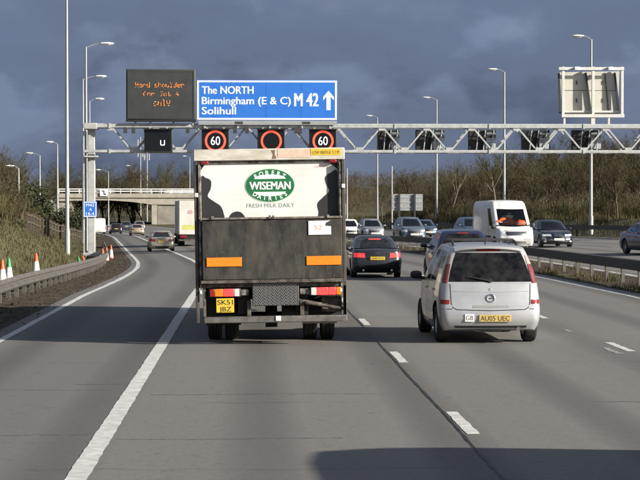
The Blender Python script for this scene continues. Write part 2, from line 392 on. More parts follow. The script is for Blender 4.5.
def build_gantry():
    r = empty('sign_gantry', (gx(91), GY + .6, land(gx(91), GY)), 0, 'long pale steel lattice gantry spanning the whole motorway', 'gantry')
    o = r.location
    X0, X1 = gx(84), 34.0; zt, zb = gz(126), gz(151.3)
    def mk(f, name, m=M_galv, bevel=0):
        mb = MB(); f(mb); return mb.build(name, m, r, bevel=bevel, xf=Matrix.Translation(-o), ang=30)
    for nm, z, s in (('top_chord', zt, .23), ('bottom_chord', zb, .17)):
        for y in (GY, GY + 1.25):
            mk(lambda mb: mb.box(X0, X1, y - s / 2, y + s / 2, z - s / 2, z + s / 2), nm, bevel=.02)
    P = 2.66
    def lat(mb):
        for y in (GY, GY + 1.25):
            k = -6; 
            while True:
                a = 5.07 + k * P; k += 1
                if a > X1 - 2: break
                if a < X0 + .2: continue
                mb.bar((a, y, zt), (a + P / 2 - .06, y, zb), .09); mb.bar((a + P / 2 + .06, y, zb), (a + P, y, zt), .09)
        for k in range(-5, 11):
            a = 5.07 + k * P
            if a > X0: mb.bar((a, GY, zt), (a, GY + 1.25, zt), .09); mb.bar((a + P / 2, GY, zb), (a + P / 2, GY + 1.25, zb), .09)
            if a > X0: mb.bar((a, GY, zb), (a + P / 2, GY + 1.25, zb), .06)
    mk(lat, 'lattice')
    def nodes(mb):
        for k in range(-5, 11):
            a = 5.07 + k * P
            if a < X0 + .3: continue
            for xx, z, d in ((a, zt - .17, 1), (a + P / 2, zb + .14, -1)): mb.box(xx - .2, xx + .2, GY - .075, GY - .055, z - .1, z + .1)
        for k in range(8): mb.box(X0 + 1.5 + k * 5.6, X0 + 1.62 + k * 5.6, GY - .15, GY + .15, zt - .15, zt + .15); mb.box(X0 + 1.5 + k * 5.6, X0 + 1.62 + k * 5.6, GY - .12, GY + .12, zb - .12, zb + .12)
    mb = MB(); nodes(mb); mb.each('node_plate', M_galv, r, xf=Matrix.Translation(-o))
    zg = o.z - .1
    def leg(mb):
        a = gx(91.5); mb.box(a - .21, a + .21, GY + .35, GY + .85, zg, zt - .1)
        mb.box(a - .42, a + .42, GY - .1, GY + 1.35, gz(157.6), gz(155.8))
        mb.box(a - .38, a + .38, GY - .12, GY + 1.37, zt - .2, zt + .16)
        mb.box(a - .5, a + .5, GY + .1, GY + 1.15, zg, zg + .35)
    mk(leg, 'leg', mat('grey_leg_paint', (.47, .48, .47), .5, .1, nscale=1.8, namt=.3), .03)
    def lad(mb):
        a = gx(84.3)
        for d in (-.05, .2): mb.tube((a + d * .5, GY + .5 + d, zg), (a + d * .5, GY + .5 + d, zt - .3), .035)
    mk(lad, 'conduit')
    def leg2(mb): mb.box(33.4, 34, GY + .35, GY + .9, land(33, GY) - .2, zt)
    mk(leg2, 'leg', M_white, .03)
    def cab(mb):
        for y in (GY + .3, GY + .95): mb.tube((X0, y, zt + .12), (X1, y, zt + .12), .035)
        mb.box(X0, X1, GY + .5, GY + .75, zb + .02, zb + .06)
    mk(cab, 'cable_tray')
    def br(mb):   # clamps and small brackets
        for px in (126, 134, 188, 235, 247, 296, 300): mb.cbox((gx(px), GY - .16, gz(130.5)), (.22, .16, .36))
    mk(br, 'bracket', M_dkgrey)
build_gantry()

def ring(mb, c, r0, r1, y, n=40):
    vs = []
    for k in range(n):
        t = 2 * math.pi * k / n
        vs += [(c[0] + r0 * math.cos(t), y, c[1] + r0 * math.sin(t)), (c[0] + r1 * math.cos(t), y, c[1] + r1 * math.sin(t))]
    mb.add(vs, [(2 * k, 2 * k + 1, (2 * k + 3) % (2 * n), (2 * k + 2) % (2 * n)) for k in range(n)])

def matrix_signal(x0, x1, y0, y1, kind, label):
    xc = gx((x0 + x1) / 2); w = gx(x1) - gx(x0); h = gz(y0) - gz(y1); z0 = gz(y1)
    r = empty('matrix_signal', (xc, GY - .5, z0), 0, label, 'matrix sign', 'matrix signals on the gantry')
    mb = MB(); mb.box(-w / 2, w / 2, 0, .34, 0, h); mb.build('housing', M_black, r, bevel=.03)
    mb = MB(); mb.box(-w / 2 + .08, w / 2 - .08, -.012, -.002, .08, h - .08); mb.build('screen', mat('signal_screen', (.008, .009, .011), .25), r)
    mb = MB(); mb.box(-w / 2 - .04, w / 2 + .04, -.2, .0, h - .03, h + .02); mb.build('hood', M_black, r)
    mb = MB()
    for s in (-1, 1): mb.box(s * w * .3 - .05, s * w * .3 + .05, .34, .46, h * .2, h + .1)
    mb.each('bracket', M_galv, r)
    c = (0, h * .53); rr = min(w, h) * .42
    if kind != 'u':
        mb = MB(); ring(mb, c, rr * .80, rr, -.02); mb.build('red_ring', M_redled, r, smooth=False)
    if kind == '60':
        mb = MB(); put_text(mb, '60', -rr * .44, c[1] - rr * .38, rr * .88, rr * .80, -.02, -.004); mb.build('digits', M_whled, r, smooth=False)
    if kind == 'u':
        mb = MB(); q = .16
        mb.box(.12, .17, -.02, -.016, h * .32, h * .52); mb.box(.34, .39, -.02, -.016, h * .32, h * .52); mb.box(.15, .36, -.02, -.016, h * .29, h * .33)
        mb.build('digits', M_whled, r, smooth=False)
    return r
matrix_signal(145, 173, 129.5, 152.5, 'u', 'black signal box with a faint white U under the amber message board')
matrix_signal(202, 229.5, 129.5, 154.5, '60', 'black signal with red ring and clear white 60, left end of blue sign')
matrix_signal(257.5, 285, 129.5, 154.5, '', 'black signal with empty red ring under the middle of the blue sign')
matrix_signal(309, 336.5, 129.5, 154.5, '60', 'black signal with red ring below the white arrow of the blue sign')

def build_vms():
    x0, x1, z0, z1 = gx(127), gx(196), gz(120.5), gz(70)
    r = empty('message_sign', ((x0 + x1) / 2, GY - .35, gz(124)), 0, 'big dark message board with amber dotted lettering above the gantry', 'message sign')
    o = r.location; w = x1 - x0; h = z1 - z0; b = z0 - o.z
    mb = MB(); mb.box(-w / 2, w / 2, 0, .5, b, b + h); mb.build('housing', mat('message_board_grey', (.040, .044, .046), .6, nscale=1.3, namt=.35), r, bevel=.06)
    mb = MB(); e = .1; y = -.014
    for a in ((-w / 2 + e, w / 2 - e, b + e, b + e + .05), (-w / 2 + e, w / 2 - e, b + h - e - .05, b + h - e), (-w / 2 + e, -w / 2 + e + .05, b + e + .05, b + h - e - .05), (w / 2 - e - .05, w / 2 - e, b + e + .05, b + h - e - .05)):
        mb.box(a[0], a[1], y, -.001, a[2], a[3])
    mb.build('frame', M_dkgrey, r)
    mb = MB(); mb.box(-w / 2 - .02, w / 2 + .02, -.06, .5, b - .09, b - .003); mb.build('lower_rail', M_black, r)
    mb = MB()
    for s in (-.62, .72, 1.9, -1.5): mb.box(s - .06, s + .06, .2, .4, -.1, b)
    mb.each('stand', M_galv, r)
    F = {'H': '10001 10001 10001 11111 10001 10001 10001', 'a': '00000 00000 01110 00001 01111 10001 01111', 'r': '00000 00000 10110 11001 10000 10000 10000',
         'd': '00001 00001 01101 10011 10001 10011 01101', 's': '00000 00000 01111 10000 01110 00001 11110', 'h': '10000 10000 10110 11001 10001 10001 10001',
         'o': '00000 00000 01110 10001 10001 10001 01110', 'u': '00000 00000 10001 10001 10001 10011 01101', 'l': '01100 00100 00100 00100 00100 00100 01110',
         'e': '00000 00000 01110 10001 11111 10000 01110', 'f': '00110 01001 01000 11100 01000 01000 01000', 'J': '00111 00010 00010 00010 00010 10010 01100',
         'c': '00000 00000 01110 10001 10000 10001 01110', 't': '01000 01000 11100 01000 01000 01001 00110', '4': '00010 00110 01010 10010 11111 00010 00010',
         'n': '00000 00000 10110 11001 10001 10001 10001', 'y': '00000 10001 10001 10001 01111 00001 01110', ' ': '00000 ' * 7}
    mb = MB()
    for line, (pxa, pxb, pya, pyb) in (('Hard shoulder', (136.5, 185, 83.5, 88.6)), ('for Jct 4', (144, 180, 92.5, 97)), ('only', (154.5, 171, 100.5, 107))):
        n = len(line) * 6 - 1; sx = (pxb - pxa) * KM / n; sz = (pyb - pya) * KM / 7
        for ci, ch in enumerate(line):
            for rI, row in enumerate(F[ch].split()):
                for c, bit in enumerate(row):
                    if bit == '1' and rnd.random() < .72:      # some lamps of the board are between refreshes
                        X = gx(pxa) + (ci * 6 + c) * sx - o.x; Z = gz(pya) - rI * sz - o.z
                        mb.box(X - sx * .36, X + sx * .36, -.02, -.015, Z - sz * .36, Z + sz * .36)
    mb.build('led_text', M_amber, r, smooth=False)
    return r
build_vms()

def build_blue_sign():
    x0, x1, z0, z1 = gx(197), gx(337), gz(120.5), gz(80.5)
    r = empty('direction_sign', ((x0 + x1) / 2, GY - .3, gz(125)), 0, 'wide blue motorway direction sign with white lettering and arrow', 'road sign')
    o = r.location; T = Matrix.Translation(-o); y = o.y
    mb = MB(); mb.box(x0, x1, y, y + .06, z0, z1); mb.build('panel', M_signblue, r, xf=T, bevel=.01)
    mb = MB(); t = .1; e = .03
    yy = (y - .008, y - .002)
    mb.box(x0 + e, x1 - e, *yy, z0 + e, z0 + e + t); mb.box(x0 + e, x1 - e, *yy, z1 - e - t, z1 - e)
    mb.box(x0 + e, x0 + e + t, *yy, z0 + e + t, z1 - e - t); mb.box(x1 - e - t, x1 - e, *yy, z0 + e + t, z1 - e - t)
    mb.build('border', M_signwhite, r, xf=T)
    mb = MB()
    def tx(t_, a, b, top, base, off_=.035): put_text(mb, t_, gx(a), gz(base), gx(b) - gx(a), gz(top) - gz(base), y - .006, off_)
    tx('The NORTH', 202.3, 253.5, 86.8, 94.2); tx('Birmingham (E & C)', 202.3, 290.5, 97.4, 104.6); tx('Solihull', 202.3, 236, 107.4, 114.6)
    tx('M 42', 294.5, 318, 93.6, 106.5, .04)
    mb.build('lettering', M_signwhite, r, smooth=False, xf=T)
    mb = MB()
    for p in (231, 266, 301): mb.box(gx(p) - .008, gx(p) + .008, y - .0022, y - .0006, z0 + .14, z1 - .14)
    mb.build('panel_joint', mat('joint_blue', (.012, .06, .25), .5), r, xf=T)
    mb = MB(); c = gx(328.3); w = .30
    mb.prism([(c, gz(91)), (c + w * 1.05, gz(97.2)), (c + w * 1.05, gz(100.6)), (c + .12, gz(96.8)), (c + .12, gz(110.3)), (c - .12, gz(110.3)), (c - .12, gz(96.8)), (c - w * 1.05, gz(100.6)), (c - w * 1.05, gz(97.2))], y - .006, y - .001)
    mb.build('arrow', M_signwhite, r, smooth=False, xf=T)
    mb = MB(); mb.box(x0 + .1, x1 - .02, y + .02, y + .08, gz(125), z0 - .004); mb.build('skirt_panel', mat('sign_skirt', (.34, .36, .38), .5, .2, nscale=2, namt=.15), r, xf=T)
    mb = MB()
    for p in (205, 238, 270, 302, 330): mb.box(gx(p) - .05, gx(p) + .05, y + .1, y + .2, gz(125) - .2, z1 - .1)
    mb.each('post', M_galv, r, xf=T)
    mb = MB()
    for a, b in ((235, 243), (302, 310)): mb.box(gx(a), gx(b), y + .012, y + .018, gz(124.4), gz(121.8))
    mb.each('maker_plate', M_dkgrey, r, xf=T)
build_blue_sign()

def signal_back(px, w, label):
    x = gx(px); r = empty('matrix_signal', (x, GY + .75, gz(150)), 0, label, 'matrix sign', 'backs of signals for the oncoming traffic')
    W_ = w * KM; h = gz(129) - gz(150)
    mb = MB(); mb.box(-W_ / 2, W_ * .08, .3, .75, .0, h); mb.build('housing', M_black, r, bevel=.04)
    mb = MB(); mb.box(W_ * .1, W_ * .46, .1, .5, .1, h * .42); mb.build('equipment_box', mat('cabinet_grey', (.34, .36, .38), .5, nscale=3, namt=.2), r, bevel=.03)
    mb = MB(); mb.box(W_ * .12, W_ * .5, .16, .6, h * .5, h * .62); mb.box(W_ * .14, W_ * .45, .16, .6, h * .75, h * .86); mb.build('louvre', M_galv, r, bevel=.01)
    mb = MB(); mb.box(-W_ * .1, W_ * .5, .2, .6, h * .62, h * .75); mb.box(W_ * .1, W_ * .5, .2, .55, h * .86, h); mb.box(W_ * .02, W_ * .12, .0, .5, h * .0, h * .6); mb.build('shroud', M_black, r, bevel=.02)
    mb = MB()
    for s in (-.25, 0, .3): mb.bar((W_ * s, -.05, 0), (W_ * (s + .1), .2, h), .05)
    mb.build('bracket', M_galv, r)
for px, w, l in ((390, 22, 'small dark signal back on the gantry just right of the lorry'), (432, 29, 'dark signal back with pale box in front of the distant lamp post'), (485, 28, 'dark signal back on the gantry above the white van'),
                 (539, 28, 'dark signal back on the gantry left of the big sign frame'), (591, 30, 'dark signal back on the gantry beneath the big sign frame')):
    signal_back(px, w, l)

def build_sign_back():
    r = empty('road_sign', (gx(598), GY + .6, gz(124)), 0, 'back of a large cream sign in a pale tubular frame', 'road sign')
    T = Matrix.Translation(-r.location); y = GY + .5
    def bx(mb, a, b, c, d, y0, y1): mb.box(gx(a), gx(b), y0, y1, gz(d), gz(c))
    mb = MB(); sh = Matrix.Identity(4)
    pts = [(563.5, 70.5), (624, 69.5), (623, 113), (566, 114)]
    q = [(gx(a), gz(b)) for a, b in pts]; mb.prism(q[::-1], y + .5, y + .62); mb.build('panel', mat('cream_panel', (.50, .49, .44), .55, nscale=2, namt=.12), r, xf=T)
    mb = MB()
    for a in (565.6, 596, 625.5): bx(mb, a - 1.3, a + 1.3, 65.5, 116, y, y + .2)
    bx(mb, 561, 627, 66, 69, y - .06, y - .003); bx(mb, 564, 627.5, 113.4, 116.6, y - .06, y - .003); bx(mb, 566, 626, 109.5, 111.6, y + .21, y + .4)
    mb.build('frame', M_white, r, xf=T, bevel=.01)
    mb = MB()
    for a, b in (((589.5, 71), (595, 111)), ((619, 71), (624, 112)), ((562, 72), (563.5, 112))):
        mb.bar((gx(a[0]), y + .42, gz(a[1])), (gx(b[0]), y + .42, gz(b[1])), .1)
    mb.each('stiffener', M_dkgrey, r, xf=T)
    mb = MB()
    for a, b in (((609, 71), (613, 112)),): mb.bar((gx(a[0]), y + .45, gz(a[1])), (gx(b[0]), y + .45, gz(b[1])), .05)
    for a in (580.5, 607):
        for b in (81, 99): bx(mb, a - .5, a + .5, b - 2, b + 2, y + .46, y + .498)
    bx(mb, 566, 620, 88.7, 89.1, y + .485, y + .498)
    mb.build('fixing', M_dkgrey, r, xf=T)
    mb = MB()
    for a in (579, 613): mb.cbox((gx(a), y - .1, gz(67.5)), (.3, .3, .2))
    mb.each('floodlight', M_signwhite, r, xf=T, bevel=.03)
    mb = MB(); bx(mb, 594, 598, 116.7, 126, y, y + .3); bx(mb, 613, 615, 108, 124, y + .64, y + .74); bx(mb, 566, 568, 116.7, 126, y, y + .15)
    mb.each('stand', M_white, r, xf=T)
build_sign_back()

def build_location_sign():
    x = gx(90); r = empty('location_sign', (x, GY - .62 + .9, gz(218)), 0, 'small blue plate with white characters on the gantry leg', 'road sign')
    T = Matrix.Translation(-r.location); y = GY + .28
    mb = MB(); mb.box(gx(83.6), gx(97), y, y + .03, gz(217), gz(201.3)); mb.build('panel', M_signblue, r, xf=T, bevel=.006)
    mb = MB(); a, b, c, d = gx(84), gx(96.6), gz(216.6), gz(201.7); t = .05; yy = (y - .006, y - .001)
    mb.box(a, b, *yy, c, c + t); mb.box(a, b, *yy, d - t, d); mb.box(a, a + t, *yy, c + t, d - t); mb.box(b - t, b, *yy, c + t, d - t)
    mb.build('border', M_signwhite, r, xf=T)
    mb = MB()
    put_text(mb, 'M42', gx(86.4), gz(206.4), gx(94.4) - gx(86.4), .17, y - .005, .01); put_text(mb, 'A', gx(89.4), gz(210.6), .16, .15, y - .005, .01); put_text(mb, '16.4', gx(86.4), gz(215), gx(94.4) - gx(86.4), .17, y - .005, .01)
    mb.build('lettering', M_signwhite, r, smooth=False, xf=T)
build_location_sign()

# ------------------------------------------------------------------ lamp posts
def lamp_post(x, y, h, arm, label, r0=.11, arm_side=1, hs=1.0, group='lamp posts along the motorway'):
    z = land(x, y) - .05; r = empty('lamp_post', (x, y, z), 0, label, 'lamp post', group)
    mb = MB(); mb.tube((0, 0, 0), (0, 0, 1.4), r0 * 1.35, r0 * 1.3, 12); mb.tube((0, 0, 1.4), (0, 0, h), r0, r0 * .5, 12); mb.build('post', M_post, r)
    mb = MB(); p = Vector((0, 0, h - .05))
    for k in range(5):
        t = (k + 1) / 5; q = Vector((arm_side * arm * t, 0, h - .05 + .28 * math.sin(t * math.pi / 2))); mb.tube(p, q, .036, .032, 8); p = q
    mb.build('arm', M_post, r)
    L_ = .95 * hs; a = arm_side * arm
    mb = MB(); prof = [(.0, -.02), (.10, .0), (.16, .25), (.17, .55), (.12, .85), (0, L_)]
    vs = []
    for w, l in prof:
        for k in range(8):
            t = 2 * math.pi * k / 8; vs.append((a + arm_side * l * L_, w * math.cos(t) * 1.1 * hs, h + .24 + w * math.sin(t) * .55 * hs))
    mb.add(vs, [(i * 8 + k, i * 8 + (k + 1) % 8, (i + 1) * 8 + (k + 1) % 8, (i + 1) * 8 + k) for i in range(len(prof) - 1) for k in range(8)])
    hd = mb.build('lamp_head', M_lens, r, ang=60)
    mb = MB(); mb.cbox((a + arm_side * .45 * L_, 0, h + .17), (.5 * hs, .2 * hs, .08)); mb.build('lens', mat('lamp_diffuser', (.7, .72, .7), .2), hd, bevel=.02)
    return r
for (px, y, top, arm, lab) in ((68, 104, -6, 1.3, 'thick lamp post rising out of the top of the photo on the left bank'), (87, 136, 47, 1.0, 'second lamp post on the left bank, rising just above the dark message board'),
                               (84, 170, 79, 1.1, 'lamp post behind the gantry leg with its head level with the message board'), (90.5, 205, 101, .6, 'farthest lamp post beside the gantry leg, head low beside the gantry')):
    x = (px - 251) * y / 2000; lamp_post(x, y, CAMH + (205 - top) * y / 2000 - land(x, y), arm, lab)
for (px, y, top, hx, lab) in ((592.5, 141, 38, 575, 'tall lamp post behind the big cream sign frame'), (505, 180, 71, 490, 'lamp post rising behind the white van'), (437, 224, 99, 424, 'lamp post rising right of the small grey sign back'), (377.5, 265, 117, 367, 'most distant lamp post on the right, over the small grey sign')):
    x = (px - 251) * y / 2000; lamp_post(x, y, CAMH + (205 - top) * y / 2000 - land(x, y), max(.3, (px - hx) * y / 2000 - .7), lab, arm_side=-1, r0=.13)
for (px, y, top, hx, lab) in ((20, 190, 168, 8, 'short lamp post in the grass at the left edge'), (41, 230, 155, 28, 'lamp post among bare bushes left of the thick lamp post'), (58.5, 215, 144, 48, 'lamp post just left of the thick lamp post, head over the bushes'), (109, 330, 171, 97, 'distant lamp post standing behind the gantry leg near the bridge')):
    x = (px - 251) * y / 2000; lamp_post(x, y, CAMH + (205 - top) * y / 2000 - land(x, y), max(.3, (px - hx) * y / 2000 - .7), lab, arm_side=-1, r0=.12, group='lamp posts along the slip road')
for px, y, top, lab in ((347, 255, 168, 'bare pale pole right beside the lorry'), (392, 240, 166, 'bare pole left of the small grey sign back')):
    x = (px - 251) * y / 2000; z = land(x, y); mb = MB(); mb.tube((0, 0, -.1), (0, 0, CAMH + (205 - top) * y / 2000 - z), .13, .08, 10)
    tag(mb.build('pole', M_post, loc=(x, y, z)), lab, 'pole', 'poles behind the lorry')

# ------------------------------------------------------------------ crash barriers
M_rail = mat('barrier_steel', (.165, .155, .14), .55, .5, nscale=2.5, namt=.35)
M_railold = mat('old_barrier_steel', (.055, .052, .047), .6, .4, nscale=2.5, namt=.4)  # shadow side of the rails put into this darker colour
def barrier(name, u, y0, y1, X, ht, pitch, label, m, boxbeam=False, npost=100, mp=None):
    r = empty(name, (X(u, y0), y0, g(u, y0)), 0, label, 'crash barrier', 'crash barriers'); T = Matrix.Translation(-r.location)
    prof = [(-.04, 0), (-.09, .05), (-.09, .1), (-.02, .14), (-.02, .17), (-.09, .21), (-.09, .26), (-.04, .31), (-.02, .31), (-.05, .26), (.0, .17), (.0, .14), (-.05, .05), (-.02, 0)]
    if boxbeam: prof = [(-.1, 0), (-.1, .3), (.1, .3), (.1, 0)]
    ys = ylist(y0, y1, 2); mb = MB(); n = len(prof); sgn = 1 if u > 0 else -1
    vs = [(X(u + sgn * a, y), y, g(u, y) + ht - .31 + b) for y in ys for a, b in prof]
    mb.add(vs, [(j * n + i, j * n + (i + 1) % n, (j + 1) * n + (i + 1) % n, (j + 1) * n + i) for j in range(len(ys) - 1) for i in range(n)])
    mb.build('rail', m, r, xf=T, ang=30)
    c = 0; y = y0 + .4
    while y < y1 and c < npost:
        mb = MB(); xx = X(u, y) + sgn * .06; zz = g(u, y)
        mb.box(xx - .05, xx + .05, y - .07, y + .07, zz - .3, zz + ht - .01 - rnd.random() * .03); mb.build('post', mp or m, r, xf=T); y += pitch; c += 1
    return r
barrier('crash_barrier', -5.78, 36, 150, RX, .54, 1.7, 'weathered steel barrier curving along the left verge', M_rail)
barrier('crash_barrier', 11.25, 34, 180, RX, .72, 2.6, 'dark steel barrier along the grassy central reserve', M_railold, True, mp=mat('barrier_post', (.15, .14, .125), .6, .3, nscale=3))
barrier('crash_barrier', 27.7, 90, 330, OX, .8, 3.2, 'dark barrier on the far side of the oncoming lanes', M_railold, True, npost=75)

# post-and-rail fence on the bank
def fence():
    pts = [(28, 218, 108), (40, 218.5, 118), (52, 220, 128), (64, 221.5, 140), (75, 224, 152), (84, 226, 165)]
    P = [Vector(((px - 251) * y / 2000, y, 0)) for px, _, y in pts]
    r = empty('timber_fence', (P[0].x, P[0].y, land(P[0].x, P[0].y)), 0, 'dark timber post and rail fence along the grassy bank', 'fence'); T = Matrix.Translation(-r.location)
    mw = mat('weathered_timber', (.075, .058, .042), .9, nscale=5)
    tops = []
    for a, b in zip(P, P[1:]):
        for k in range(4):
            q = a.lerp(b, k / 4); q.z = land(q.x, q.y); mb = MB(); mb.box(q.x - .07, q.x + .07, q.y - .07, q.y + .07, q.z - .2, q.z + 1.1); mb.build('post', mw, r, xf=T); tops.append(q)
    for i, h in enumerate((.55, .95)):
        for j in range(0, len(tops) - 1, 2):
            a = tops[j]; b = tops[min(j + 2, len(tops) - 1)]
            mb = MB(); mb.bar(a + Vector((0, -.1, h)), b + Vector((0, -.1, h + rnd.uniform(-.04, .04))), .085); mb.build('rail', mw, r, xf=T)
fence()

# ------------------------------------------------------------------ traffic cones
def cone_proto():
    r = empty('traffic_cone', (0, 0, 0), 0, '', 'traffic cone', 'traffic cones behind the left barrier')
    mb = MB(); mb.box(-.2, .2, -.2, .2, 0, .05); mb.build('base', mat('cone_rubber', (.03, .03, .03), .8), r, bevel=.01)
    mb = MB(); mb.lathe([(.155, .05), (.135, .15)], n=20); mb.build('lower_band', mat('cone_orange_base', (.62, .10, .02), .5, nscale=6), r)
    mb = MB(); mb.lathe([(.075, .58), (.035, .82), (.02, .84), (0, .84)], n=20); mb.build('body', mat('cone_orange', (.62, .10, .02), .5, nscale=6), r)
    mb = MB(); mb.lathe([(.135, .15), (.075, .58)], n=20); mb.build('sleeve', mat('cone_white', (.72, .72, .68), .45, nscale=8, namt=.2), r)
    return r
CONE = cone_proto(); M_grn = mat('cone_green', (.03, .22, .07), .5)
def cones():
    first = True
    L_ = [(3.5, 54, 1.0, 'orange topped cone at the very left edge of the photo', None), (10, 55.5, 1.0, 'white cone with green top beside the orange one at the left edge', 'g'), (37, 63, 1.0, 'tall orange and white cone standing alone behind the barrier', None),
          (83, 80, .85, 'slim leaning white cone with green top near the gantry foot', 'g'), (87.5, 81, .85, 'orange topped cone beside the leaning white one near the gantry foot', None),
          (103.2, 99, 1.0, 'orange cone just right of the gantry leg', None), (107, 107, 1.0, 'white banded cone second from the gantry leg', None), (111.5, 113, 1.0, 'white banded cone farthest from the gantry leg', None)]
    for px, y, s, lab, k in L_:
        x = (px - 251) * y / 2000; u = x - off(y); z = land(x, y)
        c = place(CONE, (x, y, z - .04), 0, lab, remap={'cone_orange': M_grn} if k == 'g' else None, scale=(s, s, s))
        if 'leaning' in lab: c.rotation_euler = (0, R(-14), 0)
    for ch in list(CONE.children): bpy.data.objects.remove(ch)
    bpy.data.objects.remove(CONE)
cones()

# ------------------------------------------------------------------ bridge
def bridge():
    Y = 400; k = Y / 2000
    X = lambda px: (px - 251) * k
    Z = lambda py: CAMH + (205 - py) * k
    r = empty('road_bridge', (X(172), Y, land(X(172), Y)), 0, 'pale concrete road bridge crossing over the motorway', 'bridge'); T = Matrix.Translation(-r.location)
    mc = mat('pale_concrete', (.40, .37, .31), .85, nscale=.8, namt=.3); md = mat('stained_concrete', (.33, .305, .26), .9, nscale=.35, col2=(.17, .155, .13))
    D = 45  # unseen depth of the deck, extended to darken the opening beneath
    mb = MB()          # deck with a shallow haunched soffit
    top = [(X(60), Z(196.3)), (X(345), Z(195.5))]
    sof = [(X(345), Z(204)), (X(200), Z(204.5)), (X(152), Z(204.5)), (X(146), Z(203.6)), (X(130), Z(201.6)), (X(112), Z(200.4)), (X(95), Z(200.2)), (X(60), Z(201))]
    mb.prism(top + sof, Y, Y + D); mb.build('deck', mc, r, xf=T, ang=20)
    mb = MB(); mb.box(X(60), X(345), Y - .25, Y - .004, Z(197.6), Z(193.5)); mb.build('fascia', mc, r, xf=T)
    mb = MB()
    for y in (Y - .1, Y + D - .1):
        for z in (189, 191.2): mb.box(X(60), X(345), y - .05, y + .05, Z(z) - .09, Z(z) + .09)
        for i in range(29): xx = lerp(X(60), X(345), i / 28); mb.box(xx - .05, xx + .05, y - .04, y + .04, Z(193.5), Z(189))
    mb.build('parapet', M_signwhite, r, xf=T)
    gz0 = land(X(170), Y) - 1
    mb = MB(); mb.box(X(152), X(157.5), Y + .1, Y + D - .1, gz0, Z(204.4)); mb.build('pier', mc, r, xf=T)
    mb = MB()
    mb.prism([(X(158), gz0), (X(158), Z(204.45)), (X(190), Z(204.45)), (X(186), Z(212)), (X(178), Z(219)), (X(170), gz0)], Y + .3, Y + D - .3); mb.build('abutment', md, r, xf=T)
    mb = MB(); mb.box(X(240), X(246), Y + .1, Y + D - .1, gz0, Z(203.9)); mb.box(X(330), X(346), Y + .1, Y + D - .1, gz0, Z(203.9)); mb.each('pier', mc, r, xf=T)
    mb = MB(); mb.prism([(X(40), gz0), (X(40), Z(199)), (X(72), Z(200.9)), (X(78), gz0)], Y + .4, Y + D - .4); mb.build('abutment', md, r, xf=T)
    q = empty('bridge_sign', (X(105), Y - .5, Z(196)), 0, 'small square pale sign on the side of the bridge', 'sign')
    mb = MB(); mb.box(-.85, .85, 0, .08, 0, 1.3); mb.build('panel', M_signwhite, q, bevel=.02)
    mb = MB(); mb.prism([(-.5, .9), (-.15, .9), (-.15, .25), (.4, .25), (.4, .5), (.05, .5), (.05, 1.1), (-.5, 1.1)], -.01, -.002); mb.build('symbol', M_black, q, smooth=False)
bridge()

# grey sign seen from behind on the far verge
def grey_sign():
    y = 205; k = y / 2000; x = (407.5 - 251) * k; z = land(x, y)
    r = empty('road_sign', (x, y, z), 0, 'small grey back of a sign on two posts among the bare trees', 'road sign')
    w = 31 * k; z1 = CAMH + (205 - 194) * k - z; z0 = CAMH + (205 - 210.5) * k - z
    mb = MB(); mb.box(-w / 2, w / 2, 0, .05, z0, z1); mb.build('panel', mat('sign_back_grey', (.40, .42, .43), .5, .2, nscale=1.6, namt=.4), r)
    for s in (-.26, .24):
        mb = MB(); mb.box(w * s - .09, w * s + .09, -.2, -.05, -.2, z1); mb.build('post', M_dkgrey, r)
    mb = MB()
    for t in (.2, .5, .8): mb.box(-w / 2, w / 2, -.045, -.004, lerp(z0, z1, t) - .04, lerp(z0, z1, t) + .04)
    mb.each('stiffener', M_galv, r)
grey_sign()

# ------------------------------------------------------------------ vehicles
M_tyre = mat('tyre_rubber', (.018, .018, .018), .85, nscale=8)
M_rim = mat('alloy_rim', (.42, .43, .44), .35, .7)
M_arch = mat('wheel_arch', (.012, .012, .012), .9)
M_trim = mat('black_trim', (.02, .02, .022), .6)
M_seam = mat('panel_gap', (.012, .012, .012), .8)
M_int = mat('car_interior', (.022, .022, .024), .8)
M_glass = glassmat('tinted_glass', (.80, .84, .84)); M_glasss = glassmat('side_glass', (.09, .10, .11), .05); M_glassd = glassmat('dark_glass', (.26, .29, .30), .05, .2)
M_chrome = mat('chrome', (.75, .76, .78), .15, 1)
M_redlens = mat('red_lens', (.22, .016, .018), .22, coat=.5); M_redlit = mat('lit_red_lens', (.95, .06, .06), .3, emit=.28)
M_clear = mat('clear_lens', (.62, .60, .58), .15, coat=.5); M_orange = mat('orange_lens', (.75, .20, .02), .25)
M_head = mat('headlamp_lens', (.55, .58, .62), .08, .4, coat=1)
M_yplate = mat('yellow_plate', (.72, .50, .05), .45, nscale=30, namt=.2); M_wplate = mat('white_plate', (.80, .80, .76), .4); M_plateink = mat('plate_ink', (.012, .012, .012), .6)
def paint(name, c, rough=.28, metal=.3, grime=.25): return mat(name, c, rough, metal, nscale=2.2, namt=grime, coat=.7, det=7)
M_silver = paint('silver_paint', (.52, .53, .545), .36, .5, .2)
M_audi = paint('dark_grey_paint_car', (.030, .032, .038)); M_navy = paint('navy_paint', (.018, .026, .060)); M_blackp = paint('black_blue_paint', (.012, .017, .030))
M_vanw = paint('white_van_paint', (.72, .72, .70), .4, 0, .1); M_champ = paint('champagne_paint', (.42, .39, .33), .35, .5); M_bluegrey = paint('blue_grey_paint', (.11, .145, .18))
M_lblue = paint('steel_blue_paint', (.05, .09, .15)); M_burg = paint('plum_blue_paint', (.045, .038, .075)); M_pale = paint('pale_silver_paint', (.26, .27, .29), .35, .4)

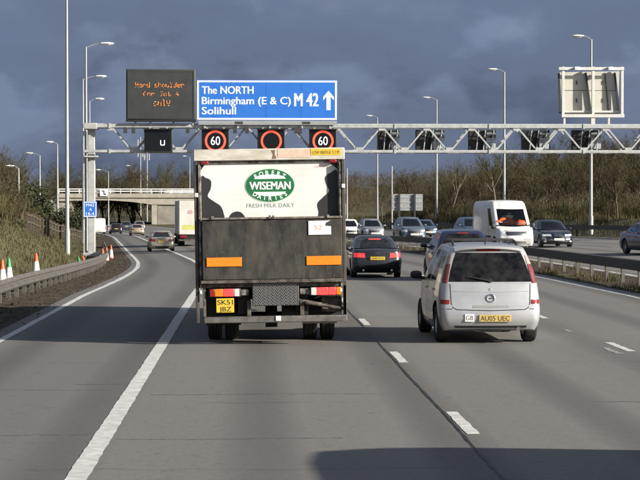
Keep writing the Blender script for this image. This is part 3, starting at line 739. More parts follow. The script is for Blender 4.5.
def car(name, label, cat, S, group=None):
    L_, Wd = S['L'], S['W']; root = empty(name, (0, 0, 0), 0, label, cat, group)
    NR, NC, NF = 5, 5, 5; SF = S['side_fr']; belt = pw(S['belt']); bot = pw(S['bot']); roof = pw(S['roof'])
    tp = S.get('taper', .07)
    tags = [('r', k) for k in range(NR)] + [('cr', k) for k in range(NC)] + [('s', k) for k in range(len(SF) - 1)] + [('cf', k) for k in range(NC)] + [('f', k) for k in range(NF)]
    def outline(hw, yr, yf, rr, rf, br, bf):
        P = []
        xr = hw - rr; xf = hw - rf
        for k in range(NR): x = xr * k / NR; P.append((x, yr + br * (x / xr) ** 2))
        for k in range(NC + 1): t = math.pi / 2 * k / NC; P.append((xr + rr * math.sin(t), yr + br + rr * (1 - math.cos(t))))
        a = yr + br + rr; b = yf - bf - rf
        for s in SF[1:-1]: P.append((hw, lerp(a, b, s)))
        for k in range(NC + 1): t = math.pi / 2 * k / NC; P.append((xf + rf * math.cos(t), b + rf * math.sin(t)))
        for k in range(1, NF + 1): x = xf * (1 - k / NF); P.append((x, yf - bf * (x / xf) ** 2))
        out = []
        for x, y in P:
            d = max(0, (y / L_ - .45) / .55); e = max(0, (.4 - y / L_) / .4); out.append((x * (1 - tp * d * d - .03 * e * e), y))
        return out
    Y0 = L_ / 2
    def loft(mb, rings, skip=None, glass=None):
        n = len(rings[0])
        full = [[(x, y - Y0, z) for x, y, z in r] + [(-x, y - Y0, z) for x, y, z in r[-2:0:-1]] for r in rings]; N = len(full[0])
        vs = [p for r in full for p in r]; fs = []; gl = []
        for j in range(len(full) - 1):
            for i in range(N):
                tg = tags[i] if i < n - 1 else tags[N - 1 - i]
                f = (j * N + i, j * N + (i + 1) % N, (j + 1) * N + (i + 1) % N, (j + 1) * N + i)
                (gl if skip and skip(j, tg) else fs).append(f)
        mb.add(vs, fs)
        if glass is not None and gl:
            u = sorted({i for f in gl for i in f}); mp = {k: i for i, k in enumerate(u)}; glass.add([vs[k] for k in u], [tuple(mp[i] for i in f) for f in gl])
    def cap(mb, ring, crown, flip=False):
        n = len(ring); F = (1, .85, .5, 0, -.5, -.85, -1); vs = []
        for x, y, z in ring:
            for f in F: vs.append((x * f, y - Y0, z + crown * (1 - f * f) * min(1, x / (Wd * .35))))
        m = len(F); mb.add(vs, [(i * m + k, i * m + k + 1, (i + 1) * m + k + 1, (i + 1) * m + k) for i in range(n - 1) for k in range(m - 1)])
    # lower body
    rings = []
    for t, wf, dr, df in S['levels']:
        o = outline(Wd / 2 * wf, dr, L_ - df, S['rr'], S['rf'], S['br'], S['bf']); rings.append([(x, y, lerp(bot(y), belt(y), t)) for x, y in o])
    mb = MB(); cap(mb, rings[0], 0); loft(mb, rings); cap(mb, rings[-1], S.get('crown', .03))
    bo = mb.build('body', [S['paint'], M_arch], None)
    bm = bmesh.new(); bm.from_mesh(bo.data); bmesh.ops.remove_doubles(bm, verts=bm.verts, dist=.0008); bmesh.ops.recalc_face_normals(bm, faces=bm.faces); bm.to_mesh(bo.data); bm.free()
    # wheel arches cut out of the body
    cut = MB(); rw = S['rw']; hw = Wd / 2
    for y in S['axles']:
        for s in (-1, 1): cut.tube((s * (hw - .26), y - Y0, rw + .02), (s * (hw + .2), y - Y0, rw + .02), rw + .055, n=32)
    co = cut.build('cutter', M_arch, None)
    md = bo.modifiers.new('arches', 'BOOLEAN'); md.operation = 'DIFFERENCE'; md.object = co; md.solver = 'EXACT'; md.material_mode = 'TRANSFER'
    me = bpy.data.meshes.new_from_object(bo.evaluated_get(bpy.context.evaluated_depsgraph_get())); bo.modifiers.clear(); bo.data = me; bpy.data.objects.remove(co)
    me.shade_smooth(); me.set_sharp_from_angle(angle=R(32)); bo.parent = root
    # cabin with its window openings
    rings = []; CR = S['crr'], S['crf']; lv = S['cabin']
    o0 = outline(Wd / 2 * lv[0][1], lv[0][2], lv[0][3], CR[0], CR[1], S.get('cbr', .04), S.get('cbf', .14))
    for t, wf, yr, yf in lv:
        o = outline(Wd / 2 * wf, yr, yf, CR[0], CR[1], S.get('cbr', .04), S.get('cbf', .14))
        rings.append([(x, y, lerp(belt(o0[i][1]) - .012, roof(y), t)) for i, (x, y) in enumerate(o)])
    last = rings[-1]; yc = (lv[-1][2] + lv[-1][3]) / 2
    rings.append([(x * .93, yc + (y - yc) * .97, z + .018) for x, y, z in last]); rings.append([(x * .8, yc + (y - yc) * .92, z + .032) for x, y, z in last])
    G0, G1 = S['grows']
    def skip(j, tg):
        if not (G0 <= j < G1): return False
        return (tg[0] == 'r' and S.get('rglass', True) and tg[1] < NR) or (tg[0] == 'f' and tg[1] >= 0) or (tg[0] == 's' and tg[1] in S['sglass'])
    mb = MB(); gl = MB(); loft(mb, rings, skip, gl); cap(mb, rings[-1], .02)
    cb = mb.build('cabin', S['paint'], root, ang=40)
    # panes
    go = None
    bm = bmesh.new(); gm = bpy.data.meshes.new('tmp'); gm.from_pydata(gl.v, [], gl.f); bm.from_mesh(gm); bpy.data.meshes.remove(gm)
    bmesh.ops.remove_doubles(bm, verts=bm.verts, dist=.0005); bm.faces.ensure_lookup_table(); seen = set(); k = 0; vsall = []
    for f in bm.faces:
        if f.index in seen: continue
        st = [f]; isl = []; seen.add(f.index)
        while st:
            q = st.pop(); isl.append(q)
            for e in q.edges:
                for h in e.link_faces:
                    if h.index not in seen: seen.add(h.index); st.append(h)
        u = sorted({v.index for q in isl for v in q.verts}); mp = {a: b for b, a in enumerate(u)}; bm.verts.ensure_lookup_table()
        pm = MB(); pm.add([bm.verts[a].co for a in u], [tuple(mp[v.index] for v in q.verts) for q in isl])
        cy = sum(bm.verts[a].co.y for a in u) / len(u); cx = sum(bm.verts[a].co.x for a in u) / len(u)
        nm = 'side_window' if abs(cx) > .2 else ('windscreen' if cy > 0 else 'rear_window')
        pm.build(nm, {'side_window': M_glasss, 'rear_window': M_glassd, 'windscreen': M_glass}[nm], root)
    bm.free()
    # dark floor of the cabin and seats
    mb = MB(); inner = [(x * .965, yc + (y - yc) * .965, z + .026 + S.get('crown', .03) * .9) for x, y, z in rings[0]]; cap(mb, inner, .0); mb.build('parcel_shelf', M_int, root)
    zb = belt(yc); hr = roof(yc) - zb
    for (yy, n) in S['seats']:
        for i in range(n):
            xx = (i - (n - 1) / 2) * (.74 if n == 2 else .5)
            mb = MB(); mb.box(xx - .22, xx + .22, yy - Y0 - .06, yy - Y0 + .08, zb - .1, zb + hr * .45); mb.box(xx - .12, xx + .12, yy - Y0 - .05, yy - Y0 + .05, zb + hr * .5, zb + hr * .82); mb.box(xx - .05, xx + .05, yy - Y0 - .015, yy - Y0 + .015, zb + hr * .4, zb + hr * .55)
            mb.build('seat', M_int, root, bevel=.03)
    # wheels
    for y in S['axles']:
        for s in (-1, 1):
            c = (s * (hw - .125), y - Y0, rw)
            mb = MB(); w = .105; mb.lathe([(rw * .62, -w), (rw * .9, -w), (rw * .985, -w * .75), (rw, -w * .4), (rw, w * .4), (rw * .985, w * .75), (rw * .9, w), (rw * .62, w)], 'x', 32)
            wo = mb.build('wheel', M_tyre, root, xf=Matrix.Translation(c))
            mb = MB(); mb.lathe([(rw * .63, -w * .8), (rw * .63, w * .9), (rw * .58, w * .9), (rw * .56, w * .5)], 'x', 28); mb.lathe([(0, w * .62), (rw * .13, w * .62), (rw * .15, w * .4)], 'x', 16)
            for q in range(7):
                t = 2 * math.pi * q / 7; M = Matrix.Rotation(t, 4, 'X'); mb.box(w * .35, w * .6, -.022, .022, rw * .1, rw * .6, M)
            X = Matrix.Translation(c) @ (Matrix.Identity(4) if s > 0 else Matrix.Rotation(math.pi, 4, 'Z')); mb.build('rim', M_rim, wo, xf=X)
    # surface for laying details on
    vs = []; fs = []
    for o in (bo, cb, *[c for c in root.children if 'window' in c.name or 'windscreen' in c.name]):
        n = len(vs); vs += [v.co.copy() for v in o.data.vertices]; fs += [tuple(i + n for i in p.vertices) for p in o.data.polygons]
    T = BVHTree.FromPolygons(vs, fs)
    D = {'rear': (Vector((0, 1, 0)), lambda a, b: Vector((a, -9, b))), 'front': (Vector((0, -1, 0)), lambda a, b: Vector((a, 9, b))),
         'right': (Vector((-1, 0, 0)), lambda a, b: Vector((9, a, b))), 'left': (Vector((1, 0, 0)), lambda a, b: Vector((-9, a, b))), 'top': (Vector((0, 0, -1)), lambda a, b: Vector((a, b, 9)))}
    def hit(side, a, b):
        d, o = D[side]; h = T.ray_cast(o(a, b), d)
        return (h[0], d) if h[0] else (None, d)
    def patch(name, side, cs, m, eps=.008, n=8, parent=None, build=True, mb=None, round_=.0):
        mb = mb or MB(); vs = []; ok = True; P0 = []
        for j in range(n + 1):
            for i in range(n + 1):
                s, t = i / n, j / n
                if round_:
                    a, b = 2 * s - 1, 2 * t - 1; k = 1 - round_
                    rr_ = (1 - round_ * (b * b) * .5); r2 = (1 - round_ * (a * a) * .5); s = (a * rr_ + 1) / 2; t = (b * r2 + 1) / 2
                p = (lerp(lerp(cs[0][0], cs[1][0], s), lerp(cs[3][0], cs[2][0], s), t), lerp(lerp(cs[0][1], cs[1][1], s), lerp(cs[3][1], cs[2][1], s), t))
                h, d = hit(side, *p); P0.append(p)
                vs.append((h, d))
        last = None
        good = [h for h, d in vs if h]
        if not good: return None
        out = []; 
        for (h, d), p in zip(vs, P0):
            if h is None:
                q = min(good, key=lambda w: ((w.x if side in ('rear', 'front', 'top') else w.y) - p[0]) ** 2 + ((w.z if side != 'top' else w.y) - p[1]) ** 2); h = q
            out.append(h - d * eps)
        N = n + 1; d = vs[0][1]
        base = len(out); idx = [i for i in range(n + 1)] + [j * N + n for j in range(1, N)] + [n * N + i for i in range(n - 1, -1, -1)] + [j * N for j in range(n - 1, 0, -1)]
        rim = [out[i] + d * (eps + .012) for i in idx]
        f = [(j * N + i, j * N + i + 1, (j + 1) * N + i + 1, (j + 1) * N + i) for j in range(n) for i in range(n)]
        f += [(idx[k], idx[(k + 1) % len(idx)], base + (k + 1) % len(idx), base + k) for k in range(len(idx))]
        mb.add(out + rim, f)
        if build: return mb.build(name, m, parent or root, ang=50)
        return mb
    def seam(name, side, pts, w=.012, m=M_seam, eps=.002, mb=None, closed=False):
        own = mb is None; mb = mb or MB()
        if closed: pts = pts + [pts[0]]
        dense = []
        for (a, b), (c, d_) in zip(pts, pts[1:]):
            k = max(1, int(math.hypot(c - a, d_ - b) / .04)); dense += [(lerp(a, c, i / k), lerp(b, d_, i / k)) for i in range(k)]
        dense.append(pts[-1]); V = []
        for i, (a, b) in enumerate(dense):
            p = dense[max(0, i - 1)]; q = dense[min(len(dense) - 1, i + 1)]; dx, dz = q[0] - p[0], q[1] - p[1]; l = math.hypot(dx, dz) or 1; nx, nz_ = -dz / l * w / 2, dx / l * w / 2
            for s in (-1, 1):
                h, d = hit(side, a + s * nx, b + s * nz_)
                if h is None: h = (V[-1] + d * eps) if V else Vector((0, 0, .5))
                V.append(h - d * eps)
        mb.add(V, [(2 * i, 2 * i + 1, 2 * i + 3, 2 * i + 2) for i in range(len(dense) - 1)])
        if own: return mb.build(name, m, root)
    def plate(side, cx, z, m, txt, w=.52, h=.111):
        hs = [hit(side, cx + a * w / 2, z + b * h / 2)[0] for a in (-1, 0, 1) for b in (-1, 0, 1)]; hs = [h_ for h_ in hs if h_]; s = 1 if side == 'rear' else -1
        y = (min if s > 0 else max)(h_.y for h_ in hs)
        mb = MB(); mb.box(cx - w / 2, cx + w / 2, *sorted((y - s * .018, y + s * .03)), z - h / 2, z + h / 2); o = mb.build('number_plate', m, root, bevel=.004)
        if txt:
            mb = MB(); put_text(mb, txt, cx - s * w * .46, z - h * .34, w * .92, h * .68, y - s * .0195, .012, flip=s); mb.build('characters', M_plateink, o, smooth=False)
        return o, y
    K = dict(root=root, hit=hit, patch=patch, seam=seam, plate=plate, Y0=Y0, belt=belt, roof=roof, hw=hw, body=bo, cabin=cb)
    # mirrors and door furniture shared by all
    for s in (-1, 1):
        y = lv[0][3] - S.get('mirror_y', .55) - Y0; h = hit('left' if s < 0 else 'right', y, belt(y + Y0) + .02)[0]
        if h:
            mb = MB(); q = h + Vector((s * .15, 0, .05)); vs = []
            mb.tube(h + Vector((-s * .03, 0, -.02)), q + Vector((0, .02, -.03)), .03)
            ms = S.get('mirror', (.105, .07, .075))
            for kx in range(7):
                a = math.pi * kx / 6 - math.pi / 2
                for kk in range(10):
                    t = 2 * math.pi * kk / 10; vs.append((q.x + s * ms[0] * math.sin(a), q.y + ms[1] * (math.cos(a) ** .5 if abs(a) < 1.57 else 0) * math.cos(t), q.z + ms[2] * (max(0, math.cos(a)) ** .5) * math.sin(t)))
            mb.add(vs, [(i * 10 + k, i * 10 + (k + 1) % 10, (i + 1) * 10 + (k + 1) % 10, (i + 1) * 10 + k) for i in range(6) for k in range(10)])
            mb.build('wing_mirror', S.get('mirror_mat', S['paint']), root, ang=60)
    for side in ('left', 'right'):
        sg = -1 if side == 'left' else 1
        for ys, z0, z1 in S.get('doors', []):
            mb = MB()
            for y in ys: seam('door_seam', side, [(y - Y0, z0), (y - Y0, z1)], mb=mb)
            seam('door_seam', side, [(ys[0] - Y0, z0), (ys[-1] - Y0, z0)], mb=mb); mb.build('door_seam', M_seam, root)
        for y, z in S.get('handles', []):
            patch('door_handle', side, [(y - Y0 - .09, z - .015), (y - Y0 + .09, z - .015), (y - Y0 + .09, z + .02), (y - Y0 - .09, z + .02)], S['paint'], .03, 3)
    return K

def mirror_x(cs): return [(-a, b) for a, b in cs[::-1]] if len(cs) == 4 else [(-a, b) for a, b in cs]
def both(K, name, side, cs, m, eps=.008, n=8, round_=0):
    K['patch'](name, side, cs, m, eps, n, round_=round_); K['patch'](name, side, [(-cs[1][0], cs[1][1]), (-cs[0][0], cs[0][1]), (-cs[3][0], cs[3][1]), (-cs[2][0], cs[2][1])], m, eps, n, round_=round_)

# --- body shapes
def S_mpv(p): return dict(L=4.04, W=1.70, paint=p, rr=.13, rf=.35, br=.04, bf=.22, rw=.31, axles=(.72, 3.30), taper=.10,
    belt=[(0, .985), (2.2, .98), (3.1, .97), (3.35, .95), (3.8, .82), (4.04, .70)], bot=[(0, .27), (.3, .2), (3.6, .18), (4.04, .26)],
    levels=[(0, .90, .09, .12), (.10, .955, .02, .03), (.22, .985, .0, .0), (.40, 1.0, .01, .01), (.50, 1.0, .035, .03), (.56, .995, .06, .05), (.75, .985, .075, .10), (1, .955, .11, .2)],
    roof=[(.3, 1.555), (1.4, 1.60), (2.4, 1.575)], crr=.10, crf=.16, cbr=.04, cbf=.2,
    cabin=[(0, .952, .112, 3.36), (.07, .945, .135, 3.26), (.35, .90, .20, 2.92), (.65, .83, .28, 2.60), (.88, .765, .355, 2.36), (1, .72, .40, 2.26)], grows=(1, 4),
    side_fr=[0, .05, .22, .25, .52, .56, .90, .95, 1], sglass=(1, 3, 5), seats=((.95, 3), (2.1, 2)), doors=[((1.0, 1.95, 2.95), .32, .98)], handles=[(1.15, .86), (2.12, .86)], mirror_mat=M_trim)
def S_saloon(p): return dict(L=4.65, W=1.82, paint=p, rr=.28, rf=.40, br=.08, bf=.20, rw=.325, axles=(.98, 3.72), taper=.09, crown=.035,
    belt=[(0, .97), (.5, 1.0), (1.0, .965), (2.4, .935), (3.3, .93), (3.5, .915), (4.3, .78), (4.65, .64)], bot=[(0, .33), (.4, .2), (4.2, .18), (4.65, .24)],
    levels=[(0, .90, .11, .12), (.10, .96, .02, .03), (.22, .985, .0, .0), (.42, 1.0, .01, .01), (.52, 1.0, .035, .03), (.60, .995, .05, .05), (.82, .97, .06, .09), (.93, .94, .06, .13), (1, .91, .09, .2)],
    roof=[(1.1, 1.37), (1.9, 1.41), (2.8, 1.385)], crr=.22, crf=.2, cbr=.10, cbf=.22,
    cabin=[(0, .905, .52, 3.52), (.09, .895, .62, 3.40), (.4, .85, .90, 3.10), (.7, .78, 1.14, 2.84), (.9, .72, 1.30, 2.66), (1, .67, 1.42, 2.56)], grows=(1, 4),
    side_fr=[0, .03, .12, .15, .47, .51, .92, .97, 1], sglass=(1, 3, 5), seats=((1.35, 3), (2.4, 2)), doors=[((1.15, 2.1, 3.2), .3, .93)], handles=[(1.35, .80), (2.3, .80)])
def S_hatch(p): return dict(L=4.2, W=1.76, paint=p, rr=.22, rf=.38, br=.06, bf=.20, rw=.31, axles=(.78, 3.40), taper=.09,
    belt=[(0, .96), (2.4, .95), (3.15, .94), (3.4, .91), (3.95, .78), (4.2, .66)], bot=[(0, .3), (.3, .2), (3.8, .18), (4.2, .25)],
    levels=[(0, .90, .09, .12), (.10, .955, .02, .03), (.22, .985, .0, .0), (.42, 1.0, .01, .01), (.52, 1.0, .035, .03), (.60, .995, .05, .05), (.80, .98, .06, .10), (1, .93, .12, .2)],
    roof=[(.45, 1.44), (1.5, 1.49), (2.5, 1.455)], crr=.17, crf=.18, cbr=.06, cbf=.22,
    cabin=[(0, .925, .125, 3.40), (.08, .915, .16, 3.30), (.38, .87, .27, 3.0), (.68, .80, .40, 2.70), (.90, .735, .50, 2.46), (1, .69, .56, 2.36)], grows=(1, 4),
    side_fr=[0, .04, .18, .21, .50, .54, .92, .96, 1], sglass=(1, 3, 5), seats=((1.0, 3), (2.15, 2)), doors=[((1.05, 1.95, 3.0), .3, .95)], handles=[(1.2, .82), (2.12, .82)])
def S_van(p): return dict(L=5.9, W=1.99, paint=p, rr=.12, rf=.30, br=.02, bf=.24, rw=.34, axles=(1.15, 4.85), taper=.07, crown=.03,
    belt=[(0, 1.22), (4.7, 1.22), (5.1, 1.20), (5.35, 1.14), (5.75, 1.0), (5.9, .86)], bot=[(0, .42), (.4, .36), (5.4, .28), (5.9, .28)],
    levels=[(0, .95, .05, .08), (.12, .985, .0, .0), (.3, 1.0, .0, .0), (.48, 1.0, .01, .03), (.6, 1.0, .015, .06), (.85, .995, .02, .12), (1, .985, .02, .2)],
    roof=[(0, 2.50), (3, 2.55), (4.4, 2.50)], crr=.1, crf=.2, cbr=.02, cbf=.2,
    cabin=[(0, .985, .022, 5.22), (.05, .98, .024, 5.16), (.3, .965, .03, 4.88), (.55, .945, .04, 4.62), (.72, .93, .05, 4.46), (.9, .90, .07, 4.26), (1, .84, .12, 4.10)], grows=(1, 4), rglass=False,
    side_fr=[0, .1, .3, .5, .7, .78, .80, .95, .98, 1], sglass=(6,), seats=((4.0, 3),), doors=[((3.85, 4.75), .5, 1.2)], handles=[(4.0, 1.05)], mirror=(.11, .07, .17), mirror_mat=M_trim, mirror_y=.3)

def rear_common(K, zl, plate_z, txt, W_, dark=True):
    K['plate']('rear', 0, plate_z, M_yplate, txt)

# 1. the silver people carrier close ahead
def build_mpv():
    K = car('people_carrier', 'silver people carrier close ahead in the middle lane with GB sticker', 'car', S_mpv(M_silver)); r = K['root']; P = K['patch']; Sm = K['seam']
    Sm('bumper_seam', 'rear', [(-.80, .575), (-.63, .575)], .012); Sm('bumper_seam', 'rear', [(.63, .575), (.80, .575)], .012)
    P('handle_recess', 'rear', [(-.30, .60), (.30, .60), (.28, .635), (-.28, .635)], mat('silver_shadow_line', (.22, .22, .22), .5), .006, 6)  # darker patch painted in for the shade of the handle recess
    # lamp columns in the rear pillars
    both(K, 'tail_lamp', 'rear', [(.70, .99), (.80, 1.0), (.715, 1.30), (.635, 1.30)], mat('smoky_red_lens', (.20, .045, .045), .25, coat=.5, nscale=9, namt=.4), .010, 10)
    both(K, 'upper_lamp', 'rear', [(.635, 1.305), (.715, 1.305), (.665, 1.44), (.60, 1.45)], mat('smoky_clear_lens', (.34, .27, .26), .2, coat=.5), .010, 8)
    both(K, 'reflector', 'rear', [(.675, .655), (.83, .655), (.83, .725), (.675, .725)], M_redlens, .010, 8)
    P('brake_lamp', 'rear', [(-.20, 1.515), (.20, 1.515), (.19, 1.55), (-.19, 1.55)], M_redlens, .02, 8)
    mb = MB(); z = .565
    Sm('tailgate_seam', 'rear', [(-.66, .98), (-.645, .66), (-.62, .60), (-.56, .565), (0, .55), (.56, .565), (.62, .60), (.645, .66), (.66, .98)], .014)
    Sm('tailgate_crease', 'rear', [(-.63, .86), (0, .845), (.63, .86)], .006, mat('silver_shadow_line', (.22, .22, .22), .5))  # painted dark line for the shade along the crease
    P('lower_valance', 'rear', [(-.58, .265), (.58, .265), (.6, .30), (-.6, .30)], M_trim, .012, 10)
    K['plate']('rear', .06, .425, mat('dirty_plate', (.50, .36, .10), .6, nscale=14, col2=(.40, .29, .09)), 'AU05 UEC')
    # GB sticker
    h = K['hit']('rear', -.355, .43)[0]; mb = MB(); mb.box(-.43, -.28, h.y - .008, h.y + .02, .37, .49); o = mb.build('sticker', M_wplate, r, bevel=.004)
    mb = MB(); put_text(mb, 'GB', -.415, .395, .12, .075, h.y - .0095, .02); mb.build('characters', M_plateink, o, smooth=False)
    # round badge with a slanting bar
    h = K['hit']('rear', 0, .75)[0]; mb = MB()
    pr = [(.062 + .012 * math.cos(t), -.008 + .010 * math.sin(t)) for t in [2 * math.pi * k / 8 for k in range(9)]]; mb.lathe(pr, 'y', 28, (0, h.y, .75)); 
    mb.prism([(-.055, .742), (.02, .742), (-.02, .752), (.055, .757), (-.02, .757), (.01, .748)], h.y - .012, h.y); mb.build('badge', M_chrome, r)
    h = K['hit']('rear', 0, .885)[0]; mb = MB(); mb.lathe([(0, -.006), (.025, -.006), (.03, 0)], 'y', 16, (0, h.y, .885)); mb.build('lock', M_silver, r)
    # wiper
    a = K['hit']('rear', 0, 1.03)[0]; b = K['hit']('rear', -.36, 1.10)[0]; mb = MB(); mb.tube(a + Vector((0, -.03, 0)), b + Vector((0, -.03, 0)), .014, .009); mb.tube(a + Vector((.0, .02, 0)), a + Vector((0, -.04, 0)), .03, n=12); mb.build('wiper', M_trim, r)
    mb = MB()
    # spoiler lip over the rear window
    vs = []
    for k in range(13):
        x = lerp(-.56, .56, k / 12); h = K['hit']('top', x, .55 - 2.02)[0]; d = .02 * (abs(x) / .56) ** 2
        vs += [(x, h.y, h.z + .004), (x, .31 - 2.02 + d * 3, h.z - .015 - d), (x, .31 - 2.02 + d * 3, h.z - .055 - d), (x, h.y - .1, h.z - .06)]
    mb = MB(); mb.add(vs, [(4 * k + i, 4 * k + i + 1, 4 * k + i + 5, 4 * k + i + 4) for k in range(12) for i in range(3)]); mb.build('spoiler', M_silver, r)
    for s in (-1, 1):
        mb = MB(); p = None
        for k in range(9):
            y = lerp(.75, 2.3, k / 8) - 2.02; h = K['hit']('top', s * .53, y)[0]; q = Vector((s * .53, y, h.z + .055 * math.sin(min(1, min(k, 8 - k) / 1.0) * math.pi / 2)))
            if p: mb.tube(p, q, .02, n=8)
            p = q
        mb.build('roof_rail', M_trim, r)
    for y in (1.05, 1.95):      # cross bars
        mb = MB(); z = K['hit']('top', 0, y - 2.02)[0].z + .05; mb.box(-.53, .53, y - 2.05, y - 1.99, z - .015, z + .015); mb.build('roof_bar', M_trim, r, bevel=.006)
    h = K['hit']('top', 0, .75 - 2.02)[0]; mb = MB(); mb.tube(h, h + Vector((0, -.1, .16)), .012, .005); mb.build('aerial', M_trim, r)
    mb = MB(); mb.tube((.45, .05 - 2.02, .25), (.45, .3 - 2.02, .25), .03, n=12); mb.build('exhaust', M_chrome, r)
    both(K, 'headlight', 'front', [(.42, .62), (.72, .66), (.70, .82), (.45, .76)], M_head, .008); P('grille', 'front', [(-.38, .60), (.38, .60), (.36, .68), (-.36, .68)], M_trim, .01)
    K['plate']('front', 0, .45, M_wplate, 'AU05 UEC')
    return r
MPV = build_mpv(); MPV.location = (3.87, 32.45 + 2.02, 0); MPV.rotation_euler = (0, 0, R(1.2))

def front_face(K, zl, grille=((-.42, .50), (.42, .50), (.40, .66), (-.40, .66)), plate_txt=None, hl=None):
    P = K['patch']; hw = K['hw']
    both(K, 'headlight', 'front', hl or [(hw * .50, zl - .07), (hw * .93, zl - .04), (hw * .90, zl + .08), (hw * .52, zl + .06)], M_head, .008)
    P('grille', 'front', list(grille), M_trim, .010); P('air_intake', 'front', [(-hw * .6, .27), (hw * .6, .27), (hw * .62, .37), (-hw * .62, .37)], M_trim, .010)
    both(K, 'fog_lamp', 'front', [(hw * .68, .30), (hw * .82, .30), (hw * .82, .37), (hw * .68, .37)], M_clear, .012, 4)
    if plate_txt: K['plate']('front', 0, .44, M_wplate, plate_txt)
def rear_face(K, cs, lens, pz, txt, tail=True):
    P = K['patch']; hw = K['hw']
    both(K, 'tail_lamp', 'rear', cs, lens, .010, 10)
    K['plate']('rear', 0, pz, M_yplate, txt)
    K['seam']('boot_seam', 'rear', [(-hw * .62, .96), (-hw * .60, .62), (-hw * .5, .575), (hw * .5, .575), (hw * .60, .62), (hw * .62, .96)], .012)
    P('lower_valance', 'rear', [(-hw * .6, .30), (hw * .6, .30), (hw * .6, .38), (-hw * .6, .38)], M_trim, .012, 8)
    mb = MB()
    for s in (-1, 1): mb.tube((s * hw * .55, .03 - K['Y0'], .30), (s * hw * .55, .3 - K['Y0'], .30), .035, n=12)
    mb.build('exhaust', M_chrome, K['root'])

def build_saloon():
    K = car('saloon_car', 'dark grey saloon in the middle lane with lit red tail lights and yellow plate', 'car', S_saloon(M_audi)); r = K['root']; P = K['patch']; hw = K['hw']
    rear_face(K, [(hw * .48, .72), (hw * .97, .74), (hw * .95, .89), (hw * .50, .87)], M_redlit, .70, 'LB08 RYC')
    P('brake_lamp', 'rear', [(-.22, 1.315), (.22, 1.315), (.21, 1.345), (-.21, 1.345)], M_redlit, .012, 6)
    h = K['hit']('rear', 0, .87)[0]; mb = MB()
    for i in range(4):
        pr = [(.028 + .004 * math.cos(t), -.004 + .004 * math.sin(t)) for t in [2 * math.pi * k / 6 for k in range(7)]]; mb.lathe(pr, 'y', 20, ((i - 1.5) * .042, h.y, .87))
    mb.build('badge', M_chrome, r)
    front_face(K, .66, ((-.28, .42), (.28, .42), (.34, .72), (-.34, .72)), 'LB08 RYC')
    P('number_recess', 'rear', [(-.36, .63), (.36, .63), (.36, .77), (-.36, .77)], M_audi, .004, 4)
    return r
SAL = build_saloon(); SAL.location = (4.08, 67.3, g(4.2, 67) - .03); SAL.rotation_euler = (0, 0, head(70)); SAL.scale = (.92, .95, .97)

def build_hatch():
    K = car('hatchback', 'dark navy hatchback half hidden behind the silver people carrier', 'car', S_hatch(M_navy)); r = K['root']; hw = K['hw']
    rear_face(K, [(hw * .66, .74), (hw * .97, .76), (hw * .95, .93), (hw * .72, .94)], M_redlens, .74, 'KV54 OHX')
    K['patch']('brake_lamp', 'rear', [(-.18, 1.40), (.18, 1.40), (.17, 1.43), (-.17, 1.43)], M_redlens, .012, 6)
    front_face(K, .66, plate_txt='KV54 OHX')
    return r
HAT = build_hatch()
HAT.location = (6.55, 63.5, g(6.5, 63)); HAT.rotation_euler = (0, 0, head(63)); HAT.scale = (1.04, 1.04, 1.05)

def build_exec():      # dark saloon seen from the front on the opposite side
    K = car('saloon_car', 'near black saloon facing the camera beside the white van on the opposite side', 'car', S_saloon(M_blackp)); r = K['root']; hw = K['hw']; P = K['patch']
    front_face(K, .66, ((-.001, .47), (.001, .47), (.001, .6), (-.001, .6)), 'YS03 EKM', [(hw * .40, .60), (hw * .93, .62), (hw * .91, .72), (hw * .40, .71)])
    both(K, 'grille', 'front', [(.02, .60), (.22, .60), (.20, .72), (.03, .73)], M_chrome, .014, 5); both(K, 'grille_mesh', 'front', [(.04, .615), (.20, .615), (.185, .705), (.05, .71)], M_trim, .02, 5)
    rear_face(K, [(hw * .55, .72), (hw * .97, .74), (hw * .95, .86), (hw * .55, .86)], M_redlens, .70, 'YS03 EKM')
    return r
EXE = build_exec()
def opp(o, X, y, extra=0): o.location = (X, y, g(X - offo(y), y)); o.rotation_euler = (0, 0, math.pi + heado(y) + extra)
opp(EXE, 16.1, 107.5)

